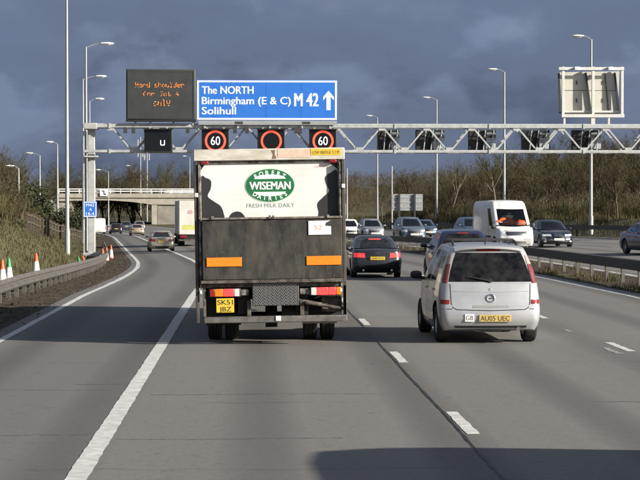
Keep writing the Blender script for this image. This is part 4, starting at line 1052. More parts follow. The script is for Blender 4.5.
def build_van():
    K = car('panel_van', 'tall white panel van facing the camera with orange jackets behind its windscreen', 'van', S_van(M_vanw)); r = K['root']; P = K['patch']; hw = K['hw']; Y0 = K['Y0']
    both(K, 'headlight', 'front', [(.60, .80), (.86, .82), (.90, 1.06), (.70, 1.0)], M_head, .01)
    P('grille', 'front', [(-.50, .80), (.50, .80), (.54, 1.0), (-.54, 1.0)], M_trim, .012)
    mb = MB()
    for z in (.85, .91, .96): K['seam']('grille_bar', 'front', [(-.46, z), (.46, z)], .012, M_chrome, .018, mb)
    mb.build('grille_bar', M_chrome, r)
    P('bumper', 'front', [(-.88, .34), (.88, .34), (.90, .66), (-.90, .66)], mat('grey_bumper', (.20, .20, .20), .7), .02, 10)
    P('air_intake', 'front', [(-.45, .40), (.45, .40), (.45, .50), (-.45, .50)], M_trim, .03)
    K['plate']('front', 0, .60, M_wplate, 'BN57 YFD')
    K['seam']('bonnet_seam', 'front', [(-.66, .98), (-.60, 1.05), (.60, 1.05), (.66, .98)], .012)
    for side in ('left', 'right'):
        K['seam']('rubbing_strip', side, [(.4 - Y0, .72), (4.2 - Y0, .72)], .09, M_trim, .015); K['seam']('load_door_seam', side, [(2.5 - Y0, .5), (2.5 - Y0, 2.3), (3.75 - Y0, 2.3), (3.75 - Y0, .5)], .014)
    both(K, 'tail_lamp', 'rear', [(.82, .75), (.93, .75), (.93, 1.25), (.82, 1.25)], M_redlens, .01); K['seam']('rear_door_seam', 'rear', [(0, .5), (0, 2.4)], .016)
    K['plate']('rear', 0, .62, M_yplate, 'BN57 YFD')
    # dashboard inside the cab
    mb = MB(); mb.box(-.85, .85, 4.55 - Y0, 4.95 - Y0, 1.2, 1.33); mb.build('dashboard', M_int, r, bevel=.03)
    return r
VAN = build_van(); opp(VAN, 13.08, 103.4, R(3.5))
def jackets():
    mo = mat('hi_vis_orange', (.85, .13, .02), .7, nscale=9, namt=.3); mr = mat('reflective_tape', (.75, .75, .7), .3)
    for (lx, w, h, lab) in ((.34, .95, .40, 'orange hi-vis jacket slumped behind the left of the van windscreen'), (-.42, .75, .27, 'lower orange hi-vis jacket behind the middle of the van windscreen')):
        r = empty('hi_vis_jacket', (0, 0, 0), 0, lab, 'jacket', 'hi-vis jackets in the van'); mb = MB(); vs = []
        n = 14; m = 8
        for j in range(m + 1):
            for i in range(n):
                t = 2 * math.pi * i / n; f = math.sqrt(max(0, 1 - (j / m) ** 2.6)); k = 1 + .35 * noise.noise(Vector((math.cos(t) * 1.5 + lx * 9, math.sin(t) * 1.5, j * .5)))
                vs.append((w / 2 * f * k * math.cos(t), .16 * f * k * math.sin(t), h * (j / m) * (1 + .15 * noise.noise(Vector((t, j, lx))))))
        mb.add(vs, [(j * n + i, j * n + (i + 1) % n, (j + 1) * n + (i + 1) % n, (j + 1) * n + i) for j in range(m) for i in range(n)] + [tuple(range(n))[::-1]])
        mb.build('fabric', mo, r, ang=70)
        mb = MB(); mb.box(-w * .36, w * .36, -.17, .17, h * .33, h * .41); mb.build('tape', mr, r, bevel=.01)
        r.location = VAN.matrix_basis @ Vector((lx, 4.70 - 2.95, 1.31)); r.rotation_euler = VAN.rotation_euler
jackets()

# copies further off
def rp(src, new): return {src.name: new}
HG = 'cars among the oncoming traffic'
c = place(HAT, (0, 0, 0), 0, 'silver blue hatchback facing the camera, nearest right of the lorry, dark bonnet beside it', 'car', HG, rp(M_navy, M_pale)); opp(c, 9.6, 160); c['label'] = 'silver hatchback facing the camera, above the roof of the dark grey saloon'
c = place(HAT, (0, 0, 0), 0, 'blue grey people carrier facing the camera below the small grey sign', 'car', HG, rp(M_navy, M_bluegrey)); opp(c, 11.35, 143); c.scale = (1.06, 1.12, 1.12)
c = place(SAL, (0, 0, 0), 0, 'steel blue saloon facing the camera right of the blue grey people carrier', 'car', HG, rp(M_audi, M_lblue)); opp(c, 13.9, 160)
c = place(HAT, (0, 0, 0), 0, 'white hatchback facing the camera, half hidden by the right edge of the lorry', 'car', HG, rp(M_navy, M_vanw)); opp(c, 8.1, 166); c.scale = (1.0, 1, 1.05)
c = place(HAT, (0, 0, 0), 0, 'dark blue hatchback mostly hidden behind the white van', 'car', HG, rp(M_navy, M_lblue)); opp(c, 14.9, 135)
c = place(EXE, (0, 0, 0), 0, 'plum blue saloon facing the camera, cut off by the right edge of the photo', 'car', HG, rp(M_blackp, M_burg)); opp(c, 18.15, 89.5, R(8))
c = place(HAT, (0, 0, 0), 0, 'dark hatchback facing the camera behind the silver hatchback', 'car', HG); opp(c, 10.35, 171); c.scale = (1, 1, 1)
HS = 'cars ahead beyond the lorry'
def ours(c, px, y, s=1): X = (px - 251) * y / 2000; c.location = (X, y, g(X - off(y), y)); c.rotation_euler = (0, 0, head(y)); c.scale = (s, s, s)
c = place(SAL, (0, 0, 0), 0, 'champagne silver saloon on the hard shoulder lane left of the lorry', 'car', HS, {M_audi.name: M_champ, M_redlit.name: M_redlens}); ours(c, 161, 132, .94)
for px, y, pr, pm, src, lab in ((137, 255, SAL, M_champ, M_audi, 'small distant silver saloon just above the hard shoulder bend'), (116, 290, HAT, M_blackp, M_navy, 'distant dark car farthest left under the bridge'), (126, 320, HAT, M_lblue, M_navy, 'distant blue car in the middle under the bridge'),
                             (139, 320, HAT, M_pale, M_navy, 'distant silver car near the bridge pier')):
    c = place(pr, (0, 0, 0), 0, lab, 'car', HS, {src.name: pm, M_redlit.name: M_redlens}); ours(c, px, y)
c = place(VAN, (0, 0, 0), 0, 'small distant white van just right of the gantry leg', 'van'); ours(c, 99.5, 290, .9)
for ch in c.children:
    pass
# the tall white van alongside, outside the picture, whose shadow falls across the road
c = place(VAN, (7.48, 17.62 - 2.95, 0), 0, 'white van passing on the right in the outer lane', 'van', scale=(1, 1, 1.02))

# ------------------------------------------------------------------ the milk lorry
M_lwhite = mat('lorry_white', (.62, .60, .55), .5, nscale=2.6, col2=(.40, .36, .29), det=10, tight=.13, stretch=(1, 1, 2.5))
M_shut = mat('shutter_white', (.70, .70, .69), .45, nscale=1.6, col2=(.62, .61, .59), det=9)
M_lframe = mat('lorry_frame', (.13, .115, .095), .75, .1, nscale=7, col2=(.035, .03, .025), det=10, tight=.1)
M_lift = mat('tail_lift_black', (.056, .050, .041), .8, nscale=3.6, col2=(.011, .011, .011), det=15, stretch=(1.5, 1, .6), tight=.13)
M_chassis = mat('chassis_black', (.014, .014, .014), .85, nscale=6)
M_alu = mat('worn_aluminium', (.30, .285, .255), .55, .4, nscale=8, col2=(.07, .06, .05), det=10, tight=.1)
M_cow = mat('cow_black', (.022, .022, .024), .55); M_green = mat('badge_green', (.015, .145, .055), .45, nscale=8, namt=.15)
M_orefl = mat('orange_reflector', (.90, .25, .02), .35, nscale=20, namt=.2)
def lx(px): return (px - 272) / 61.9
def lz(py): return CAMH + (205 - py) / 61.9
def build_lorry():
    r = empty('box_lorry', (lx(0) * 0 + .34, 32.3, 0), R(0), 'dirty white and black dairy box lorry seen from behind in the inside lane', 'lorry')
    roll = Matrix.Translation((0, 0, .6)) @ Matrix.Rotation(R(-.9), 4, 'Y') @ Matrix.Translation((0, 0, -.6))
    def mk(name, m, f, bevel=0, parent=None, smooth=True, each=False):
        mb = MB(); f(mb)
        fw = name == 'roller_shutter' or (parent is not None and 'livery' in parent.data.name)
        xf = roll @ Matrix.Translation((0, -.085 if fw else 0, 0))
        if each: return mb.each(name, m, parent=parent or r, bevel=bevel, xf=xf, smooth=smooth)
        o = mb.build(name, m, parent or r, bevel=bevel, xf=xf, smooth=smooth)
        if fw: o.data.name = 'livery_' + name
        return o
    def bx(mb, a, b, c, d, y0, y1): mb.box(lx(a), lx(b), y0, y1, lz(d), lz(c))
    BL = 8.9
    # box body as a shell with a recessed doorway
    def shell(mb):
        x0, x1, z0, z1 = lx(197.5), lx(346.5), lz(287), lz(150)
        mb.box(x0, x0 + .06, .10, BL, z0, z1); mb.box(x1 - .06, x1, .10, BL, z0, z1); mb.box(x0 + .06, x1 - .06, .10, BL, z1 - .06, z1); mb.box(x0 + .06, x1 - .06, .10, BL, z0, z0 + .1); mb.box(x0 + .06, x1 - .06, BL - .06, BL, z0 + .1, z1 - .06)
    mk('body', mat('lorry_side_dark', (.055, .060, .055), .7, nscale=2, col2=(.03, .03, .03), det=8), shell)
    def header(mb): bx(mb, 196, 347, 148.5, 160.2, .0, .1)
    hd = mk('header', M_lwhite, header, .012)
    mk('stain', mat('rust_stain', (.20, .13, .07), .8, nscale=12), lambda mb: [mb.prism([(lx(273.5), lz(150)), (lx(277.5), lz(150.2)), (lx(277), lz(154)), (lx(279), lz(158.5)), (lx(274.2), lz(159)), (lx(275.5), lz(154.5))], -.003, -.001)], parent=hd, smooth=False)
    mk('label', mat('pink_label', (.60, .36, .28), .6, nscale=14, col2=(.66, .52, .42)), lambda mb: bx(mb, 280, 312, 149.6, 157.6, -.004, -.001), parent=hd)
    o = mk('label', M_yplate, lambda mb: bx(mb, 313, 343, 149.4, 156.0, -.004, -.001), parent=hd)
    mk('lettering', mat('faded_ink', (.20, .13, .03), .7), lambda mb: put_text(mb, 'LOW BRIDGE 3.2 M', lx(314.5), lz(154.6), lx(341.5) - lx(314.5), .05, -.006, .005), parent=o, smooth=False)
    def frame(mb):
        bx(mb, 196, 199.5, 160.4, 322, .0, .12); bx(mb, 343.5, 347, 160.4, 318, .0, .12)
    mk('corner_post', mat('corner_post_black', (.030, .028, .026), .7, .1, nscale=6, col2=(.09, .08, .065), det=8), frame, .01, each=True)
    def frame2(mb):
        bx(mb, 199.8, 203, 160.4, 283, .03, .14); bx(mb, 340, 343.2, 160.4, 281, .03, .14); bx(mb, 203.2, 339.8, 160.6, 163.2, .05, .14)
    mk('door_frame', M_alu, frame2, .006, each=True)
    def rails(mb): bx(mb, 200.5, 202, 163, 300, -.02, .028); bx(mb, 341.2, 342.6, 163, 298, -.02, .028)
    mk('lift_guide', M_alu, rails, each=True)
    # slatted shutter with livery
    def shut(mb):
        n = 9
        for k in range(n): mb.box(lx(203), lx(340), .16, .19, lerp(lz(219), lz(163), k / n) + .0005, lerp(lz(219), lz(163), (k + 1) / n))
        mb.box(lx(202.5), lx(340.5), .192, .20, lz(219), lz(163))
    sh = mk('roller_shutter', M_shut, shut)
    def poly(mb, pts, y0=.154, y1=.158): mb.prism([(lx(a), lz(b)) for a, b in pts][::-1], y0, y1)
    def blob(pts, n=5):     # smooth closed outline through points
        P = [Vector(p) for p in pts]; out = []
        for i in range(len(P)):
            a, b, c, d = P[i - 1], P[i], P[(i + 1) % len(P)], P[(i + 2) % len(P)]
            for k in range(n):
                t = k / n; out.append(tuple(.5 * ((2 * b) + (c - a) * t + (2 * a - 5 * b + 4 * c - d) * t * t + (3 * b - a - 3 * c + d) * t ** 3)))
        return out
    for pts in ([(203.3, 178), (208, 176.8), (213, 180), (212.5, 188), (209.5, 195), (215, 200), (222, 205), (225, 212), (224, 218.5), (203.3, 218.5)],
                [(339.8, 174), (333, 173.5), (327.5, 178), (329, 186), (331, 192), (325, 198), (319.5, 204), (320.5, 212), (322, 218.5), (339.8, 218.5)],
                [(231.5, 218.5), (233, 213), (238, 210.8), (243.5, 212.5), (246, 218.5)]):
        mk('cow_patch', M_cow, lambda mb: poly(mb, [(max(203.2, min(339.9, a)), min(218.6, b)) for a, b in blob(pts)]), parent=sh, smooth=False)
    mk('corner_patch', M_cow, lambda mb: poly(mb, [(332, 163.5), (339.9, 163.5), (339.9, 170)]), parent=sh, smooth=False)
    mk('corner_patch', M_cow, lambda mb: poly(mb, [(203.2, 163.5), (207, 163.5), (203.2, 169)]), parent=sh, smooth=False)
    cx, cz = lx(272), lz(185.2); a, b = 24.2 / 61.9, 16.2 / 61.9
    def ell(mb, ka, kb, y): mb.prism([(cx + a * ka * math.cos(2 * math.pi * k / 64), cz + b * kb * math.sin(2 * math.pi * k / 64)) for k in range(64)], y, y + .002)
    mk('badge_rim', mat('pale_green', (.42, .60, .45), .5), lambda mb: ell(mb, 1.035, 1.05, .1555), parent=sh, smooth=False)
    bd = mk('badge', M_green, lambda mb: ell(mb, 1, 1, .152), parent=sh, smooth=False)
    def cres(mb):
        for s in (1, -1):
            n = 20; up = []; lo = []
            for k in range(n + 1):
                t = -1 + 2 * k / n; x = cx + t * a * .66
                lo.append((x, cz + s * .105)); up.append((x, cz + s * (.105 + .070 * math.sqrt(max(0, 1 - t * t)))))
            q = lo + up[::-1]; mb.prism(q if s > 0 else q[::-1], .149, .151)
    mk('badge_crescent', M_signwhite, cres, parent=bd, smooth=False)
    def words(mb):
        put_text(mb, 'WISEMAN', cx - a * .84, cz - .066, a * 1.68, .125, .1485, .05)
        for txt, s in (('ROBERT', 1), ('DAIRIES', -1)):
            n = len(txt); span = R(104 if s > 0 else 112)
            for i, ch in enumerate(txt):
                th = s * (-span / 2 + span * (i + .5) / n)
                ang = (math.pi / 2 - th) if s > 0 else (-math.pi / 2 - th)
                px, pz = cx + a * .84 * math.cos(ang), cz + b * .80 * math.sin(ang)
                vs, fs = text_pts(ch, .02); w = max(v[0] for v in vs) - min(v[0] for v in vs); mid = (max(v[0] for v in vs) + min(v[0] for v in vs)) / 2
                sc_ = .095; tl = math.atan2(math.cos(ang) * b, 1) * 0 - th * .62 if s > 0 else -th * -.62 * -1
                tl = -th * .6 if s > 0 else -th * -.6 * -1
                tl = -.6 * th if s > 0 else -.6 * th * -1 * -1
                if s < 0: tl = -.6 * th * 1
                c_, s_ = math.cos(tl if s > 0 else -tl * -1), math.sin(tl if s > 0 else -tl * -1)
                mb.add([(px + ((v[0] - mid) * c_ - (v[1] - .36) * s_) * sc_, .1485, pz + ((v[0] - mid) * s_ + (v[1] - .36) * c_) * sc_) for v in vs], fs)
    mk('lettering', M_signwhite, words, parent=bd, smooth=False)
    mk('lettering', mat('faded_green_ink', (.10, .16, .13), .6), lambda mb: put_text(mb, 'FRESH MILK DAILY', lx(248), lz(207.2), lx(296) - lx(248), .062, .1585, .0, 1.05), parent=sh, smooth=False)
    mk('lettering', mat('pink_ink', (.55, .35, .33), .6), lambda mb: put_text(mb, 'DEPOT 06', lx(317), lz(168.2), lx(327) - lx(317), .028, .1585, .0), parent=sh, smooth=False)
    # raised tail lift platform
    tl_ = mk('tail_lift', M_lift, lambda mb: bx(mb, 203.2, 343, 219, 279, -.09, -.025), .012)
    mk('edge', mat('scuffed_edge', (.26, .23, .19), .7, .2, nscale=14, col2=(.07, .06, .05), det=8), lambda mb: (bx(mb, 203, 343.2, 216.8, 218.9, -.11, -.02)), .006, tl_)
    mk('edge', M_lframe, lambda mb: (bx(mb, 201.5, 344.5, 279.2, 282.5, -.12, .02)), .008, tl_)
    def scuff(mb):
        q = random.Random(4)
        for k in range(70):
            a_, b_ = q.uniform(206, 338), q.uniform(222, 277); l = q.uniform(.6, 4.5); t = q.uniform(-.5, .5); w_ = q.uniform(.15, .5)
            if q.random() < .45: p_ = [(a_, b_), (a_ + w_, b_), (a_ + w_ * .8 + t, b_ + l * 1.6), (a_ + t, b_ + l * 1.7)]
            else: p_ = [(a_, b_), (a_ + l, b_ + t), (a_ + l * .9, b_ + t + w_), (a_ + .2, b_ + w_ * 1.2)]
            mb.prism([(lx(x_), lz(y_)) for x_, y_ in p_], -.0912, -.0902)
    mk('scuff', mat('scuff_grey', (.115, .11, .10), .8, nscale=30, namt=.5), scuff, parent=tl_, smooth=False)
    def hinge(mb):
        for a_ in (214, 271, 274.5, 329): bx(mb, a_ - 1.2, a_ + 1.2, 215.2, 218.5, -.13, -.111)
    mk('hinge', M_alu, hinge, .004, tl_, each=True)
    for a_, b_ in ((207.5, 242.5), (307, 341.5)):
        mk('reflector_strip', M_orefl, lambda mb: bx(mb, a_, b_, 256.5, 265.5, -.104, -.097), .003, tl_)
    lb = mk('label', M_wplate, lambda mb: mb.prism([(lx(309.5), lz(235.2)), (lx(332), lz(235.2)), (lx(332), lz(227)), (lx(326), lz(226.4)), (lx(327), lz(223.2)), (lx(331.5), lz(221.2)), (lx(309.5), lz(221.4))], -.1045, -.098), 0, tl_, False)
    mk('characters', mat('pink_print', (.72, .30, .28), .6), lambda mb: put_text(mb, '52', lx(315), lz(230.4), lx(323) - lx(315), .075, -.106, .02), parent=lb, smooth=False)
    # chassis and running gear
    mk('chassis', M_chassis, lambda mb: (bx(mb, 238, 250, 284, 314, .1, 10), bx(mb, 296, 308, 284, 314, .1, 10), bx(mb, 203, 342, 284.5, 300, .35, .5), bx(mb, 203, 342, 284, 290, .5, 8.8)))
    mk('mudguard', M_chassis, lambda mb: (bx(mb, 203, 236, 297, 321, .42, .46), bx(mb, 309, 343, 300, 322, .42, .46)), each=True)
    mk('crossmember', M_lframe, lambda mb: bx(mb, 201, 345, 282.8, 287, .0, .12), .01)
    mk('underrun_bar', mat('grey_bar', (.16, .155, .145), .65, .2, nscale=6, col2=(.06, .055, .05), det=8), lambda mb: bx(mb, 203.5, 347, 316, 322.5, -.02, .10), .015)
    def hang(mb):
        for a_ in (249, 302): bx(mb, a_ - 2, a_ + 2, 300, 315.9, .02, .10)
        bx(mb, 203.2, 206, 286, 315.9, .0, .1); bx(mb, 343.8, 346.6, 286, 315.9, .0, .1)
    mk('bar_hanger', M_lframe, hang, .006, each=True)
    mk('junction_box', M_wplate, lambda mb: bx(mb, 275.5, 280.5, 315.8, 320.8, -.035, -.021), .004)
    # tread plate step with raised studs
    st = mk('tread_plate', mat('tread_grey', (.105, .105, .103), .55, .3, nscale=9, col2=(.05, .05, .05)), lambda mb: bx(mb, 252.5, 299, 282.6, 305.5, -.05, .02), .008)
    def studs(mb):
        k = 0
        for j in range(14):
            for i in range(20):
                x = lerp(lx(254), lx(297.5), (i + .5 * (j % 2)) / 20); z = lerp(lz(304), lz(284), j / 13)
                t = R(40) if (i + j) % 2 else R(-40); mb.cbox((0, 0, 0), (.03, .008, .010), Matrix.Translation((x, -.053, z)) @ Matrix.Rotation(t, 4, 'Y'))
    mk('stud', mat('stud_grey', (.30, .30, .29), .4, .5), studs, parent=st, smooth=False)
    # light clusters
    for x0, x1, segs in ((210, 240, ((210, 215, M_redlens), (215, 223, M_orange), (223.3, 234, M_redlit), (234.3, 239.5, M_clear))), (311, 341, ((311, 316.5, M_clear), (316.8, 328, M_redlit), (328.3, 336, M_redlit), (336.3, 341, M_orange)))):
        dz = 0
        h = mk('light_cluster', M_trim, lambda mb: bx(mb, x0 - 1, x1 + 1, 287.4, 296.2, -.02, .10), .01)
        for a_, b_, m in segs: mk('lens', m, lambda mb: bx(mb, a_, b_, 288, 295.6, -.045, -.021), .008, h)
        mk('lamp_bracket', M_alu, lambda mb: (bx(mb, 241, 249, 288.6, 295, .0, .08) if x0 < 250 else bx(mb, 300, 310, 288.6, 295, .0, .08)), .01)
    pl = mk('number_plate', M_yplate, lambda mb: bx(mb, 216.3, 234, 297.4, 311.6, -.03, -.015), .004)
    mk('characters', M_plateink, lambda mb: (put_text(mb, 'SK51', lx(217.6), lz(303.6), .25, .075, -.032, .012), put_text(mb, 'JBZ', lx(219.5), lz(310.6), .19, .075, -.032, .012)), parent=pl, smooth=False)
    def clut(mb):
        bx(mb, 322, 342, 297.5, 313, .12, .40); mb.tube((lx(305), .0, lz(303)), (lx(345), .06, lz(310)), .03); mb.tube((lx(296), .05, lz(300)), (lx(322), .05, lz(305)), .025)
    mk('battery_box', M_lframe, clut, .01)
    mk('air_tank', M_chassis, lambda mb: mb.tube((lx(282), .5, lz(310)), (lx(300), .5, lz(310)), .11, n=16))
    def sidelamp(mb):
        for a_, b_ in ((198.2, 194), (345, 187)): mb.cbox((lx(a_), -.02, lz(b_)), (.06, .04, .07))
        for a_ in (201, 341): mb.cbox((lx(a_), -.02, lz(291)), (.04, .04, .06))
    mk('marker_lamp', M_clear, sidelamp, .01, each=True)
    mk('marker_lamp', M_redlens, lambda mb: [mb.cbox((lx(a_), .02, lz(162)), (.12, .05, .05)) for a_ in (207, 335)], .01, each=True)
    # wheels: twin rear, single front
    tw = []
    for y, xs in ((1.62, (-.95, -.66, .66, .95)), (9.4, (-.92, .92))):
        for x in xs:
            mb = MB(); rw = .40; w = .115
            mb.lathe([(.22, -w), (rw * .9, -w), (rw * .985, -w * .8), (rw, -w * .5), (rw, -w * .3), (rw - .015, -w * .28), (rw - .015, -w * .2), (rw, -w * .18), (rw, w * .18), (rw - .015, w * .2), (rw - .015, w * .28), (rw, w * .3), (rw, w * .5), (rw * .985, w * .8), (rw * .9, w), (.22, w)], 'x', 36)
            wo = mb.build('wheel', M_tyre, r, xf=Matrix.Translation((x, y, rw)))
            mb = MB(); s = 1 if x > 0 else -1; mb.lathe([(.22, s * w * .9), (.20, s * w * .2), (.09, s * w * .2), (.08, s * w * .9), (0, s * w * .9)], 'x', 24); mb.build('rim', M_alu, wo, xf=Matrix.Translation((x, y, rw)))
    mk('mudflap', mat('mudflap_rubber', (.012, .012, .012), .9, nscale=5), lambda mb: [mb.box(x - .29, x + .29, 1.10, 1.12, .28, .95) for x in (-.80, .80)], each=True)  # black flaps added to darken the zone under the bar
    mk('axle', M_chassis, lambda mb: (mb.tube((-.9, 1.62, .4), (.9, 1.62, .4), .07), mb.tube((-.1, 1.62, .4), (.1, 1.62, .4), .2, n=16)))
    # cab, out of sight from behind
    def cab(mb):
        w = 1.1; prof = [(6.55, .75), (6.55, 2.5), (6.75, 2.72), (7.5, 2.70), (8.0, 1.75), (8.12, 1.5), (8.15, .55), (7.45, .5), (7.35, .9), (6.55, .95)]
        prof = [(y_ + 2.5, z_) for y_, z_ in prof]
        n = len(prof); mb.add([(s * w, y, z) for s in (-1, 1) for y, z in prof], [tuple(range(n)), tuple(range(2 * n - 1, n - 1, -1))] + [(i, n + i, n + (i + 1) % n, (i + 1) % n) for i in range(n)])
    cb = mk('cab', M_lwhite, cab, .05)
    for s in (-1, 1): mk('side_window', M_glassd, lambda mb: mb.box(*sorted((s * 1.101, s * 1.112)), 9.4, 10.1, 1.7, 2.4), parent=cb)
    for s in (-1, 1):
        mk('wing_mirror', M_trim, lambda mb: (mb.box(*sorted((s * 1.25, s * 1.45)), 10.1, 10.22, 1.55, 2.1), mb.tube((s * 1.08, 10.1, 1.6), (s * 1.3, 10.16, 1.8), .02)), .02, cb)
    return r
LORRY = build_lorry()

def white_lorry():
    y = 150.0; x = -4.25; z = g(x - off(y), y)
    r = empty('box_lorry', (x, y, z), head(y), 'white box lorry with yellow stripe further ahead, left of the dairy lorry', 'lorry')
    k = y / 2000; w = 1.15
    def mk(name, m, f, bevel=0, parent=None): mb = MB(); f(mb); return mb.build(name, m, parent or r, bevel=bevel)
    b = mk('body', mat('offwhite_lorry', (.58, .57, .54), .6, nscale=.9, col2=(.46, .45, .42)), lambda mb: mb.box(-w, w, 0, 7.5, .85, 3.38), .03)
    mk('stripe', mat('livery_yellow', (.56, .52, .14), .6, nscale=3.5, col2=(.34, .42, .14)), lambda mb: mb.box(-w * .80, w * .86, -.006, -.001, 1.22, 1.58), parent=b)
    mk('emblem', mat('livery_red', (.44, .30, .27), .5), lambda mb: (mb.prism([(-.55, 2.45), (-.3, 2.36), (-.05, 2.5), (-.2, 2.7), (-.45, 2.66)], -.006, -.001),), parent=b)
    mk('door_frame', M_lframe, lambda mb: (mb.box(-w - .02, -w + .05, -.03, -.002, .85, 3.41), mb.box(w - .05, w + .02, -.03, -.002, .85, 3.41)))
    mk('chassis', M_chassis, lambda mb: (mb.box(-w * .95, w * .95, .1, 8, .45, .84),)); mk('underrun_bar', M_lframe, lambda mb: mb.box(-w, w, -.02, .1, .38, .5))
    for s in (-1, 1):
        mk('tail_lamp', M_redlens, lambda mb: mb.box(s * w * .72 - .22, s * w * .72 + .22, -.06, .09, .62, .78), .01)
        for yy in (1.9, 8.1): mk('wheel', M_tyre, lambda mb: mb.tube((s * (w - .5), yy, .45), (s * w, yy, .45), .45, n=24), .04)
    c = mk('cab', M_vanw, lambda mb: mb.box(-w * .95, w * .95, 7.6, 9.4, .6, 3.0), .12)
    mk('windscreen', M_glassd, lambda mb: mb.box(-w * .85, w * .85, 9.405, 9.42, 1.7, 2.7), parent=c)
white_lorry()

# ------------------------------------------------------------------ trees, scrub and grass
M_bark = mat('winter_bark', (.105, .085, .062), .9, nscale=3, namt=.4, spec=.1)
M_twig = [mat('bare_twigs', (.094, .077, .047), .9, island=True, col2=(.036, .030, .020), spec=.1), mat('olive_twigs', (.086, .080, .040), .9, island=True, col2=(.036, .034, .020), spec=.1), mat('russet_twigs', (.100, .072, .043), .9, island=True, col2=(.040, .031, .021), spec=.1)]
M_scrub = mat('dry_scrub', (.150, .130, .064), .95, island=True, col2=(.066, .060, .030), spec=.05)
M_ever = mat('evergreen_leaves', (.024, .030, .015), .8, island=True, col2=(.040, .046, .020), spec=.2)
M_straw = mat('dry_grass', (.115, .102, .056), .95, island=True, col2=(.046, .048, .024), spec=.05)

def tree_mesh(seed, h, spread, nl, tw):
    q = random.Random(seed); T = MB(); C = MB()
    def strip(a, b, w):
        d = b - a; s = d.cross(Vector((q.uniform(-1, 1), q.uniform(-1, 1), q.uniform(-.3, .3))));
        if s.length < 1e-6: return
        s = s.normalized() * w; C.add([a - s, a + s, b], [(0, 1, 2)])
    def grow(p, d, l, r, lev):
        n = 3; pts = [p]
        for k in range(n):
            d = (d + Vector((q.uniform(-.22, .22), q.uniform(-.22, .22), q.uniform(-.06, .2)))).normalized(); pn = pts[-1] + d * l / n
            if lev < 2: T.tube(pts[-1], pn, r * (1 - k / n * .45), r * (1 - (k + 1) / n * .45), 6 if lev == 0 else 5, False)
            else: strip(pts[-1], pn + d * .1, max(.012, r))
            pts.append(pn)
        if lev >= 4: return
        kids = (nl, 5, 5, 6)[lev]
        for k in range(kids):
            t = q.uniform(.35 if lev == 0 else .2, 1); i = min(n - 1, int(t * n)); b = pts[i].lerp(pts[i + 1], t * n - i)
            az = q.uniform(0, 2 * math.pi); sp = spread * q.uniform(.6, 1.3)
            nd = (d + Vector((math.cos(az) * sp, math.sin(az) * sp, q.uniform(-.2, .35)))).normalized()
            grow(b, nd, l * q.uniform(.48, .72) * (1.0 if lev else .85), r * .5, lev + 1)
    grow(Vector((0, 0, -.2)), Vector((0, 0, 1)), h * .62, h * .016, 0)
    return T, C
def bush_mesh(seed, h, w, n, leafy=False):
    q = random.Random(seed); C = MB()
    for k in range(n):
        az = q.uniform(0, 6.283); rr = w * math.sqrt(q.random()) * .5; b = Vector((rr * math.cos(az), rr * math.sin(az), 0)); top = h * (1 - (rr / (w * .5)) ** 2 * .5) * q.uniform(.5, 1.05)
        d = Vector((math.cos(az) * .35 * q.random(), math.sin(az) * .35 * q.random(), 1)).normalized(); e = b + d * top; s = Vector((q.uniform(-1, 1), q.uniform(-1, 1), 0)).normalized() * .025
        C.add([b - s, b + s, e], [(0, 1, 2)])
        for j in range(9):
            t = q.uniform(.25, 1); p = b.lerp(e, t); dd = Vector((q.uniform(-1, 1), q.uniform(-1, 1), q.uniform(-.2, 1))).normalized() * h * q.uniform(.08, .22)
            if leafy:
                u = Vector((q.uniform(-1, 1), q.uniform(-1, 1), q.uniform(-1, 1))).normalized() * .11; v = u.cross(dd).normalized() * .09; p = p + dd * .7; C.add([p - u, p + v, p + u, p - v], [(0, 1, 2, 3)])
            else:
                s = Vector((q.uniform(-1, 1), q.uniform(-1, 1), 0)).normalized() * .016; C.add([p - s, p + s, p + dd], [(0, 1, 2)])
    return C
TREES = []
for i in range(6):
    r = empty('bare_tree', (0, 0, 0)); T, C = tree_mesh(20 + i, (8, 9.5, 7.5, 10, 8.5, 6.5)[i], (.75, .6, .85, .55, .7, .9)[i], (9, 10, 8, 11, 9, 9)[i], 0)
    T.build('trunk', M_bark, r, ang=80); C.build('crown', M_twig[i % 3], r, smooth=False, fix=False); TREES.append(r)
SLIM = empty('young_tree', (0, 0, 0)); T, C = tree_mesh(77, 7.5, .5, 4, 0); T.build('trunk', mat('pale_bark', (.12, .10, .072), .85, nscale=4, namt=.4), SLIM, ang=80); C.build('crown', M_twig[1], SLIM, smooth=False, fix=False)
BUSH = []
for i in range(5):
    ev = i == 4
    r = bush_mesh(50 + i, (2.6, 3.2, 2.0, 3.6, 3.4)[i], (3.2, 3.0, 3.4, 4.0, 4.4)[i], (210, 220, 210, 300, 420)[i], ev).build('evergreen_bush' if ev else 'bare_bush', M_ever if ev else (M_scrub if i % 2 == 0 else M_twig[i % 3]), None, smooth=False, fix=False); BUSH.append(r)
used = set()
def put(proto, x, y, s, label, cat, group, sz=None):
    if proto.name not in used: o = proto; used.add(proto.name)
    else: o = copy_tree(proto)
    z = land(x, y); o.location = (x, y, z - .05); o.rotation_euler = (0, 0, rnd.uniform(0, 6.28)); o.scale = (s * rnd.uniform(.9, 1.15), s * rnd.uniform(.9, 1.15), sz or s * rnd.uniform(.85, 1.12)); o['label'] = label; o['category'] = cat; o['group'] = group
    return o
